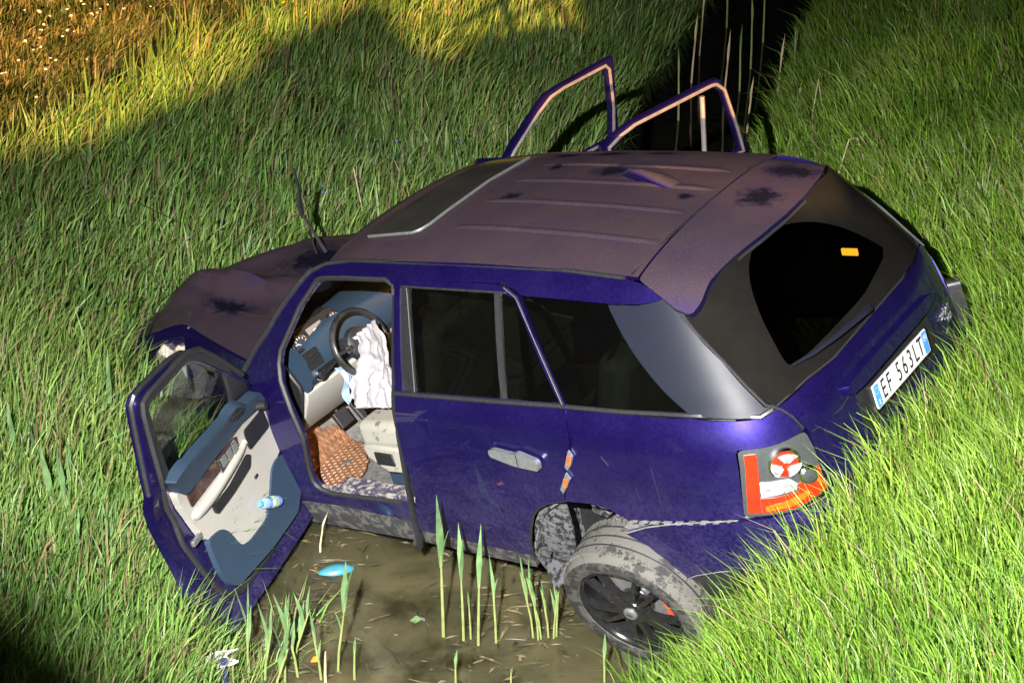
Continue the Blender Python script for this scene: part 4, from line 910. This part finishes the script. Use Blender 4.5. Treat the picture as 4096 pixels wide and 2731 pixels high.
# ------------------------------------------------------------------ things around the car
def c2w(p): return CM @ Vector(p)
fdm = CM @ Matrix.Translation((HX,HY,0)) @ Matrix.Rotation(-R_(70),4,'Z')
bo = empty('plastic_bottle', tuple(fdm @ Vector((.36, dn(.36,.65)+.13, .645)))); bo.rotation_euler = (fdm @ Matrix.Rotation(R_(62),4,'Y')).to_euler()
tag(bo, 'small clear blue plastic bottle lying in the open door pocket', 'bottle')
MB().lathe([(.0,-.085),(.026,-.082),(.031,-.06),(.029,-.03),(.031,.0),(.029,.03),(.031,.05),(.020,.075),(.012,.082),(.012,.09)], 16, 'z').build('bottle_body', M['bottle'], bo)
MB().lathe([(.0315,-.04),(.0325,-.03),(.0325,.01),(.0315,.02)], 16, 'z').build('bottle_label', M['bottlelabel'], bo)
MB().lathe([(.0,.108),(.014,.107),(.015,.088)], 12, 'z').build('bottle_cap', M['plateblue'], bo)
# blue float
V = []; F = []
for j in range(9):
    q = math.pi*j/16
    for i in range(20):
        a = 2*math.pi*i/20; V.append((.09*math.cos(a)*math.cos(q)*(1+.12*math.cos(2*a)), .045*math.sin(a)*math.cos(q), .040*math.sin(q)))
F = [(j*20+i, j*20+(i+1)%20, (j+1)*20+(i+1)%20, (j+1)*20+i) for j in range(8) for i in range(20)]
o = mk('floating_plastic_cap', V, F, M['cyan']); o.location = (.14,-1.52,-.008); o.rotation_euler = (R_(14),R_(-5),R_(12)); tag(o, 'pale cyan rounded plastic piece floating on the brown water', 'plastic piece')
o = mk('orange_scrap', [(-.018,-.014,0),(.02,-.016,.004),(.012,.02,.008),(-.008,.018,.004),(-.018,-.014,.004),(.02,-.016,.008),(.012,.02,.012),(-.008,.018,.008)], [(3,2,1,0),(4,5,6,7),(0,1,5,4),(1,2,6,5),(2,3,7,6),(3,0,4,7)], M['orange'], smooth=False); o.location = (.11,-2.26,.003); tag(o, 'tiny bright orange plastic scrap floating on the water', 'scrap')
o = rag('crumpled_paper', [(-.05,.0,.08),(.06,.02,.09),(.055,.0,.02),(-.055,-.02,.0)], M['paper'], None, .004, .012, 21, 12); o.location = (-.305,-2.45,.10); o.rotation_euler = (R_(-25),0,0); tag(o, 'crumpled muddy white paper scrap at the water edge under the open door', 'paper')
o = MB().tube([(0,0,-.2),(.005,0,0),(.01,.01,.12)], .018, 8).build('blue_post', simple('dark_blue_plastic', (.02,.02,.12), .4, 0, .2, 20)); o.location = (-.30,-2.44,.02); tag(o, 'short dark blue plastic stub standing below the white paper scrap', 'post')
bt_ = empty('floating_twig_clump', (.58,-1.94,.004)); tag(bt_, 'small dark clump of twigs and leaf floating in open water', 'twig clump')
tb = MB(); rr = random.Random(8)
for k in range(8):
    a = rr.uniform(0,6.28); tb.tube([(0,0,.004),(.02*math.cos(a),.03*math.sin(a),.012),(.045*math.cos(a),.06*math.sin(a),.004)], .003, 4)
tb.build('twig', simple('dark_twig', (.02,.02,.012), .5, 0, .3, 20), bt_)
MB().add([(-.03,-.02,.01),(.0,-.045,.014),(.03,-.01,.012),(.0,.015,.016)], [(0,1,2,3)]).build('leaf', M['reedleaf'], bt_, smooth=False, solid=.002)
# broken headlamp on the bank
hl = empty('broken_headlamp', (-1.02,-.55,float(terr(-1.02,-.55))+.16)); tag(hl, 'broken clear plastic headlamp lying in the grass below the car nose', 'headlamp')
hb = MB(); rr = random.Random(4)
for k in range(6): hb.box((rr.uniform(-.12,.14),rr.uniform(-.06,.06),rr.uniform(-.08,.08)), (rr.uniform(.06,.13),rr.uniform(.03,.08),rr.uniform(.05,.1)), Matrix.Rotation(rr.uniform(-1,1),3,'Y')@Matrix.Rotation(rr.uniform(-1,1),3,'Z'))
hb.build('lamp_housing', M['lampglass'], hl, bevel=.015)
MB().lathe([(.0,.03),(.045,.0),(.058,-.03),(.06,-.03),(.046,.005)], 18, 'y', (.09,-.05,-.02)).build('lamp_reflector', M['chrome'], hl)
MB().lathe([(.0,.03),(.035,.0),(.045,-.025),(.047,-.025),(.036,.005)], 18, 'y', (-.03,-.06,.09)).build('lamp_reflector', M['chrome'], hl)
MB().tube([(.08,-.08,-.05),(.05,-.1,-.10),(.09,-.09,-.14),(.13,-.06,-.10)], .005, 5).build('lamp_cable', M['black'], hl)

# ------------------------------------------------------------------ reeds one can count
def leafblade(mb, base, tip, w_, bend=(0,0,0), seg=7, face=None):
    base = Vector(base); tip = Vector(tip); V = []; d = tip-base
    side = (face if face is not None else Vector((1, .25, 0))).normalized()
    for i in range(seg+1):
        t = i/seg; p = base+d*t+Vector(bend)*math.sin(math.pi*t*.5)**2*t
        ww_ = w_*(.35+1.3*t if t < .4 else (1-t)/.6*.87+.0)*1.15 if i < seg else .0005
        V += [p-side*ww_*.5, p+side*ww_*.5+Vector((0,.1*ww_,0))]
    mb.add(V, [(2*i,2*i+1,2*i+3,2*i+2) for i in range(seg)])
def reed(p, h, lean, leaves, label, group, stem_r=.006, dry=False, head=.0):
    o = empty('reed', p); tag(o, label, 'reed', group)
    top_ = Vector((lean[0], lean[1], h)); rr = random.Random(int(p[0]*1000)+int(p[1]*777))
    pts = [Vector((0,0,-.12)), top_*.25+Vector((0,0,0)), top_*.6, top_*(.86 if leaves else 1)]
    MB().tube(pts, [stem_r*1.1, stem_r, stem_r*.8, stem_r*.4], 6).build('stem', M['dry'] if dry else M['reedstem'], o)
    for k, (t, ln, w_, side) in enumerate(leaves):
        b_ = top_*t; a = Vector((side*ln*rr.uniform(.15,.4), rr.uniform(-.04,.04), ln))
        fa = rr.uniform(-1.0,1.0); mb = MB(); leafblade(mb, b_, b_+a, w_*(1+.25*abs(fa)), (side*ln*.25+rr.uniform(-.05,.05)*ln,0,-ln*rr.uniform(.05,.22)), 8, Vector((math.cos(fa),math.sin(fa),0))); mb.build('leaf', M['dry'] if dry else M['reedleaf'], o, solid=.001)
    return o
BIG = 'big reeds standing in open water in front of the rear door'
reed((.72,-2.07,0), .55, (-.005,.0), [(.75,.45,.042,-.05),(.8,.2,.014,.4)], 'tallest broad-leaved reed in front of the rear door, left of three', None, .008)
reed((.82,-2.10,0), .45, (-.01,0), [(.8,.38,.030,-.05),(.78,.30,.020,.12)], 'tall reed in front of the rear door, middle one of three', None, .007)
reed((.89,-2.14,0), .45, (.01,0), [(.75,.38,.028,.03),(.8,.16,.012,.3)], 'tall reed in front of the rear door, right one of three', None, .007)
reed((.98,-2.12,0), .40, (-.02,0), [(.6,.30,.018,-.12),(.7,.12,.010,.3)], 'slim reed between the three big reeds and the clump by the wheel', None, .006)
reed((.855,-2.09,0), .25, (-.01,.0), [(.7,.14,.012,-.2)], 'short reed stub close behind the right one of the three big reeds', None, .005)
for i, (x, y, h, dx) in enumerate(((1.17,-2.08,.45,-.09),(1.19,-2.10,.36,-.05),(1.24,-2.08,.33,-.05),(1.27,-2.07,.31,.01),(1.21,-2.09,.42,-.10),(1.255,-2.085,.30,.02))):
    reed((x,y,0), h, (dx,0), [(.45,h*.5,.014,-.25),(.7,h*.45,.012,-.15)], 'young reed in the clump between the rear door and the muddy wheel', 'reeds in the clump beside the wheel', .005)
reed((.22,-2.34,0), .46, (.07,0), [(.75,.34,.032,.12),(.8,.26,.016,.35),(.5,.16,.010,-.3)], 'reed with a glossy leaning leaf rising beside the cyan plastic piece', None, .006)
reed((.16,-2.40,0), .36, (-.04,0), [(.5,.30,.022,-.2),(.3,.12,.014,.1)], 'thin reed leaning left in the open water right of the open door tip', None, .006)
reed((.175,-2.42,0), .18, (.01,0), [], 'dry brown reed stub beside the thin leaning reed', None, .007, True)
reed((.31,-2.40,0), .20, (.01,0), [(.7,.10,.018,.05)], 'short lone reed low in the middle of the open water', None, .006)
reed((.79,-2.43,0), .17, (0,0), [(.5,.14,.016,.05)], 'short reed at the bottom of the frame below the three big reeds', None, .005)
reed((1.05,-2.43,0), .10, (0,0), [(.5,.08,.012,.2)], 'tiny reed tip at the bottom of the frame left of the wheel', None, .005)
reed((1.49,-2.43,.02), .22, (-.01,0), [(.5,.20,.020,.02)], 'single upright reed in front of the muddy wheel rim', None, .005)
for i, (x, y, h, dx) in enumerate(((-.12,-2.40,.34,.07),(-.02,-2.42,.44,.05),(.05,-2.38,.40,-.06),(-.2,-2.35,.40,.03),(.0,-2.28,.36,.12),(-.06,-2.50,.30,.1))):
    reed((x,y,0), h, (dx,0), [(.4,.24,.026,.3),(.6,.26,.020,-.25),(.75,.2,.014,.15)], 'broad-leaved reed among those in front of the open front door tip', 'reeds in front of the open door tip', .006)
for i, (x, y, h) in enumerate(((.04,-1.35,.18),(.30,-1.06,.22),(.42,-1.10,.20),(.60,-1.2,.25),(.63,-1.22,.26),(.20,-1.03,.12),(.82,-1.25,.22))):
    reed((x,y,0), h, (.03*(-1)**i,.02), [(.6,.14,.010,.4*(-1)**i)], 'pale dry reed stalk rising from the water under the car sill', 'dry stalks under the car sill', .006, True)
for i, (x, y, h) in enumerate(((3.40,4.64,.70),(3.45,4.66,.66),(3.38,5.5,.85),(3.12,5.96,.75),(2.93,5.61,.80),(3.3,6.6,.9),(2.7,6.2,.8),(3.6,5.9,.8),(2.85,7.0,.9),(3.52,7.4,1.0),(3.05,4.9,.6),(2.5,5.2,.8),(3.7,4.75,.55),(3.22,7.9,.9))):
    reed((x,y,0), h*.8, (.03*(-1)**i,0), [(.55,h*.45,.022,.1*(-1)**i)], 'pale thin reed standing in the dark channel beyond the roof', 'reeds in the dark channel beyond the car', .009, i % 2 == 0)
for i, (x, y, h, dx, w_) in enumerate(((-1.42,-1.48,.62,-.03,.045),(-1.37,-1.46,.55,.04,.04),(-1.17,-1.72,.60,-.08,.045),(-1.12,-1.74,.62,-.04,.040),(-1.03,-1.98,.42,.0,.035),(-1.06,-1.0,.70,.0,.036),(-.97,-1.25,.5,.02,.03),(-.57,-2.02,.42,-.01,.036),(-1.2,-1.55,.5,.06,.03))):
    z0 = float(terr(x,y)); reed((x,y,z0), h*.8, (dx,.02), [(.3,h*.45,w_*.6,-.12),(.6,h*.5,w_*.75,.05),(.85,h*.35,w_*.5,.1)], 'tall broad-leaved blue-green reed on the left bank left of the open front door', 'tall reeds on the left bank', .006)
def stalk(pts, label, r=.005):
    P = [Vector(p) for p in pts]; o = MB().tube([p-P[0] for p in P], r, 5).build('dry_stalk', M['dry']); o.location = P[0]; tag(o, label, 'dry stalk', None)
def G(x, y, dz=0): return (x, y, float(terr(x, y))+dz)
a = G(3.12,1.35); stalk([a, (3.14,1.40,a[2]+.35), (3.20,1.42,a[2]+.62), (3.25,1.42,a[2]+.63), (3.34,1.40,a[2]+.40)], 'bent pale straw stalk folded over behind the rear right corner', .004)
a = G(.05,2.0); stalk([a, (.03,2.0,a[2]+.3), (-.02,2.0,a[2]+.62)], 'thin dry stalk standing behind the front of the roof', .006)
a = G(3.35,3.6); stalk([a, (3.36,3.6,a[2]+.35), (3.38,3.6,a[2]+.6), (3.45,3.6,a[2]+.3)], 'folded dry stalk at the far right edge of the dark channel', .005)
a = G(-1.94,2.45,.12); o = mk('dry_leaf', [(-.07,-.02,0),(0,-.035,.02),(.08,-.01,.0),(.02,.03,.015),(-.05,.02,.01)], [(0,1,2,3,4)], M['dry'], solid=.004); o.location = a; tag(o, 'curled pale dry leaf lying on the far left lawn', 'dry leaf')

ORD = ['first','second','third','fourth','fifth','sixth','seventh','eighth','ninth','tenth','eleventh','twelfth','thirteenth','fourteenth']
for gname, txt in (('reeds in the clump beside the wheel','young reed, %s from the left in the clump by the muddy wheel'), ('reeds in front of the open door tip','broad-leaved reed, %s from the left in front of the open door tip'),
                   ('dry stalks under the car sill','pale dry stalk, %s from the left under the car sill'), ('reeds in the dark channel beyond the car','pale thin reed, %s from the left in the dark channel beyond the roof'), ('tall reeds on the left bank','tall broad-leaved reed, %s from the left on the bank left of the open door')):
    L_ = sorted([o for o in scn.objects if o.get('group') == gname], key=lambda o: (o.location.x-CAMP.x)/(o.location.y-CAMP.y+.5))
    for i, o in enumerate(L_): o['label'] = txt % ORD[i]
# ------------------------------------------------------------------ grass
CMI = np.array(CM.inverted())
def under_car(X, Y, Z):
    P = np.stack([X, Y, Z, np.ones_like(X)], 0); c_ = CMI @ P
    a_ = (c_[0] > -.80) & (c_[0] < 3.93) & (np.abs(c_[1]) < .95)
    a_ |= ((X-1.42)/.42)**2+((Y+2.80)/.36)**2 < 1
    a_ |= ((X-1.22)/.36)**2+((Y+2.36)/.40)**2 < 1
    # the open left door
    hx, hy = c_[0]-HX, c_[1]-HY; s_ = hx*math.cos(R_(70))-hy*math.sin(R_(70)); n_ = hx*math.sin(R_(70))+hy*math.cos(R_(70))
    return a_ | ((s_ > -.05) & (s_ < 1.15) & (np.abs(n_) < .09))
def visible(X, Y, Z, m=.22):
    th = R_(PITCH); dx, dy, dz = X-CAMP.x, Y-CAMP.y, Z-CAMP.z
    d = dy*math.cos(th)-dz*math.sin(th); v = dy*math.sin(th)+dz*math.cos(th)
    return (d > 1) & (np.abs(dx/d) < .3+m) & (np.abs(v/d) < .2+m*.8), d
GN = node
mgr, n, b = nm('grass_blade'); setp(b, rough=.45, spec=.35)
at = node(n, 'ShaderNodeAttribute', attribute_name='tint'); n.links.new(at.outputs['Color'], b.inputs['Base Color'])
tl_ = node(n, 'ShaderNodeBsdfTranslucent'); n.links.new(at.outputs['Color'], tl_.inputs[0]); mx = node(n, 'ShaderNodeMixShader'); mx.inputs[0].default_value = .28
n.links.new(b.outputs[0], mx.inputs[1]); n.links.new(tl_.outputs[0], mx.inputs[2]); n.links.new(mx.outputs[0], n.nodes['Material Output'].inputs[0])
def vn(x, y, s):                                    # cheap smooth value noise for patches
    return .5+.25*(np.sin(x*s+1.7*np.sin(y*s*.7))+np.sin(y*s*1.3+2.1*np.sin(x*s*.6+1)))
def grass(name, x0, x1, y0, y1, N, smin, smax, h0, h1, w_, cols, lean, leandir, label, dry=.06, ref=8.0, clump=0.0):
    X = nrg.uniform(x0, x1, N); Y = nrg.uniform(y0, y1, N)
    if clump:
        k = N//3; cx = nrg.uniform(x0, x1, k//6+1); cy = nrg.uniform(y0, y1, k//6+1); id_ = nrg.integers(0, len(cx), k)
        X[:k] = cx[id_]+nrg.normal(0, clump, k); Y[:k] = cy[id_]+nrg.normal(0, clump, k)
    s = sfun(X, Y); Z = terr(X, Y)
    vis, d = visible(X, Y, Z+.1)
    keep = vis & (s > smin) & (s < smax) & ~under_car(X, Y, Z+.12) & (nrg.random(N) < np.clip((ref/d)**1.6, 0, 1))
    X, Y, Z, d = X[keep], Y[keep], Z[keep], d[keep]; n_ = len(X)
    patch = vn(X, Y, 2.3); p2 = vn(X+3, Y-5, 6.1)
    h = (h0+(h1-h0)*nrg.random(n_)**1.3)*(.65+.6*patch)*(.8+.4*p2)
    h = h*np.where((X-2.70)**2+(Y+2.80)**2 < .24, .84, 1)
    a_ = nrg.uniform(0, 2*np.pi, n_); side = np.stack([np.cos(a_), np.sin(a_)*.6, np.zeros(n_)], 1)
    ld = leandir+nrg.normal(0, .9, n_)+1.5*(vn(X, Y, 1.4)-.5); lm = np.abs(nrg.normal(lean, lean*.6, n_))*h
    L = np.stack([np.cos(ld)*lm, np.sin(ld)*lm, np.zeros(n_)], 1)
    ww = w_*nrg.uniform(.6, 1.5, n_)*np.clip(d/7.5, .9, 1.5)
    R = np.stack([X, Y, Z-.02], 1); rows = [(0, .75), (.38, 1.0), (.72, .75)]
    V = np.empty((n_, 7, 3), np.float32)
    for i, (t, k) in enumerate(rows):
        p = R+L*(t**2)[None] if False else R+L*t**2; p = p+np.stack([0*h, 0*h, h*t*(1-.12*t*lean)], 1)
        V[:, 2*i] = p-side*(ww*k*.5)[:, None]; V[:, 2*i+1] = p+side*(ww*k*.5)[:, None]
    V[:, 6] = R+L+np.stack([0*h, 0*h, h*(1-.25*np.clip(lm/h, 0, 1.5))], 1)
    me = bpy.data.meshes.new(name)
    me.vertices.add(n_*7); me.vertices.foreach_set('co', V.ravel())
    base = (np.arange(n_)*7)[:, None]
    f = np.concatenate([base+np.array([[0,1,3,2]]), base+np.array([[2,3,5,4]]), base+np.array([[4,5,6]])], 1).ravel()
    me.loops.add(n_*11); me.loops.foreach_set('vertex_index', f.astype(np.int32))
    st_ = ((np.arange(n_)*11)[:, None]+np.array([[0,4,8]])).ravel(); me.polygons.add(n_*3); me.polygons.foreach_set('loop_start', st_.astype(np.int32))
    me.update(calc_edges=True)
    cols = np.array(cols); ci = nrg.random(n_)*.6+.4*patch; k = np.clip(ci*(len(cols)-1), 0, len(cols)-1.001); k0_ = k.astype(int); fr_ = (k-k0_)[:, None]
    C = cols[k0_]*(1-fr_)+cols[k0_+1]*fr_; C = C*nrg.uniform(.45, 1.55, (n_, 1))
    dm = nrg.random(n_) < dry*(.3+1.6*p2); C[dm] = np.array([.24,.185,.09])*nrg.uniform(.5, 1.25, (dm.sum(), 1))
    CC = np.ones((n_, 7, 4), np.float32); CC[:, :, :3] = C[:, None, :]
    CC[:, :2, :3] = CC[:, :2, :3]*.85+np.array([.05,.05,.012])*.4
    at_ = me.attributes.new('tint', 'FLOAT_COLOR', 'POINT'); at_.data.foreach_set('color', CC.ravel())
    me.materials.append(mgr); me.shade_smooth(); o = new(name, me); tag(o, label, 'grass', kind='stuff'); print(name, n_); return o
GL = [(.060,.125,.028),(.125,.23,.045),(.25,.33,.09)]
GR = [(.045,.105,.010),(.105,.20,.018),(.22,.32,.045)]
grass('bank_grass', 1.0, 5.5, -5.0, 9.5, 520000, .48, 9, .16, .47, .0068, GR, .36, R_(160), 'lush bright green grass covering the right bank', .05, 6.6, .05)
grass('bank_grass', -4.2, 3.2, -4.2, 9.5, 590000, -3.75, -1.02, .18, .56, .0085, GL, .30, R_(40), 'long dark green grass covering the left bank', .11, 7.5, .06)
grass('lawn_grass', -5.5, -.2, -.5, 12, 230000, -12, -3.3, .05, .19, .0075, [(.04,.062,.014),(.065,.092,.02),(.10,.10,.032)], .6, R_(40), 'short mixed lawn grass beyond the left bank', .30, 9, .08)
grass('water_edge_grass', .6, 2.6, -3.6, -2.0, 9000, .35, .9, .15, .42, .007, GR, .9, R_(190), 'bright grass hanging over the right water edge', .06, 7, .05)
grass('water_edge_grass', -1.2, .2, -3.4, -1.9, 9000, -1.35, -.8, .2, .5, .008, GL, .35, R_(80), 'tall grass at the left water edge below the open door', .12, 7, .05)
grass('trampled_grass', -2.2, -.6, -1.2, 1.4, 16000, -3.4, -1.9, .14, .36, .010, [(.14,.15,.05),(.24,.24,.09),(.30,.27,.13)], 1.5, R_(200), 'flattened pale grass round the crushed nose of the car', .35, 8, .08)
grass('bank_weeds', 1.0, 5.0, -5.0, 6.0, 30000, .6, 7, .10, .26, .019, [(.05,.10,.015),(.08,.17,.02),(.12,.2,.03)], .8, R_(160), 'broad low weed leaves among the grass of the right bank', .02, 6.6, .07)
grass('bank_weeds', -4.2, 3.0, -4.2, 8.0, 46000, -3.2, -1.1, .12, .32, .018, [(.04,.085,.03),(.08,.15,.04),(.15,.2,.07)], .8, R_(60), 'broad low weed leaves among the grass of the left bank', .06, 7.5, .07)

# flowers, floating bits: too many to count
def scatter(name, pts, size, mat, label, cat, n_=6, up=.5):
    mb = MB()
    for p in pts:
        r_ = size*rnd.uniform(.7, 1.3); q0 = rnd.uniform(0, 6); c_ = Vector(p); t = Vector((rnd.uniform(-.4,.4), rnd.uniform(-.8,.0), 1)).normalized(); a_ = t.cross(Vector((1,0,0))).normalized(); b_ = t.cross(a_)
        mb.add([c_+(a_*math.cos(q0+k*2*math.pi/n_)+b_*math.sin(q0+k*2*math.pi/n_))*r_ for k in range(n_)]+[c_+t*r_*.5, c_-t*r_*.3], [(k,(k+1)%n_,n_) for k in range(n_)]+[((k+1)%n_,k,n_+1) for k in range(n_)])
    o = mb.build(name, mat, smooth=False); tag(o, label, cat, kind='stuff'); return o
ptd = []
while len(ptd) < 420:
    x, y = rnd.uniform(-4.5,-.9), rnd.uniform(.8,7.5); s = (x-.75)*.963-(y+2.4)*.268
    if s < -3.75 and rnd.random() < (.22+.9*(s < -4.3))*(.3+vn(np.float64(x),np.float64(y),2.0)): ptd.append(G(x,y,rnd.uniform(.12,.22)))
scatter('daisy_flowers', ptd, .011, simple('daisy_petal', (.75,.72,.68), .8, 0, .05, 20), 'small white daisies dotted over the far left lawn', 'daisies')
pty = [G(-.63+rnd.gauss(0,.10)-.13, 4.75+rnd.gauss(0,.13), rnd.uniform(.26,.46)) for _ in range(60)]
scatter('yellow_flowers', pty, .014, simple('yellow_petal', (.80,.55,.02), .7, 0, .1, 20), 'clump of bright yellow flowers on the far bank top', 'flowers')
ptv = [G(rnd.uniform(-.4,.9), rnd.uniform(1.6,3.6), rnd.uniform(.2,.35)) for _ in range(16)]
scatter('violet_flowers', ptv, .012, simple('violet_petal', (.16,.10,.55), .7, 0, .1, 20), 'few tiny violet flowers in the grass behind the bonnet', 'flowers')
mb = MB(); r2 = random.Random(33)
for k in range(520):
    t = r2.random(); y = r2.uniform(-2.7,-.9); x = r2.choice((r2.gauss(.0,.16), r2.gauss(1.15,.22), r2.uniform(-.2,1.4)))
    s = (x-.75)*.963-(y+2.4)*.268
    if not -1.2 < s < .55: continue
    a_ = r2.uniform(0,6.28); L_ = r2.uniform(.008,.05) if r2.random() < .8 else r2.uniform(.05,.13); w2 = r2.uniform(.003,.008)
    dx_, dy_ = math.cos(a_)*L_, math.sin(a_)*L_*.6; px, py = -math.sin(a_)*w2, math.cos(a_)*w2; z_ = .004
    mb.add([(x-dx_-px,y-dy_-py,z_),(x-px*1.4,y-py*1.4,z_+.004),(x+dx_,y+dy_,z_+.001),(x+px*1.4,y+py*1.4,z_+.004)], [(0,1,2,3)])
md, n, b = nm('floating_bits_mix'); f = noise(n, 9, 4, .6, objc(n)); n.links.new(ramp(n, f, [(.4,(.012,.011,.006)),(.52,(.05,.045,.02)),(.62,(.16,.13,.07))]), b.inputs['Base Color']); setp(b, rough=.5)
o = mb.build('floating_plant_bits', md, smooth=False); tag(o, 'dark and straw coloured plant bits floating on the brown water', 'plant bits', kind='stuff')
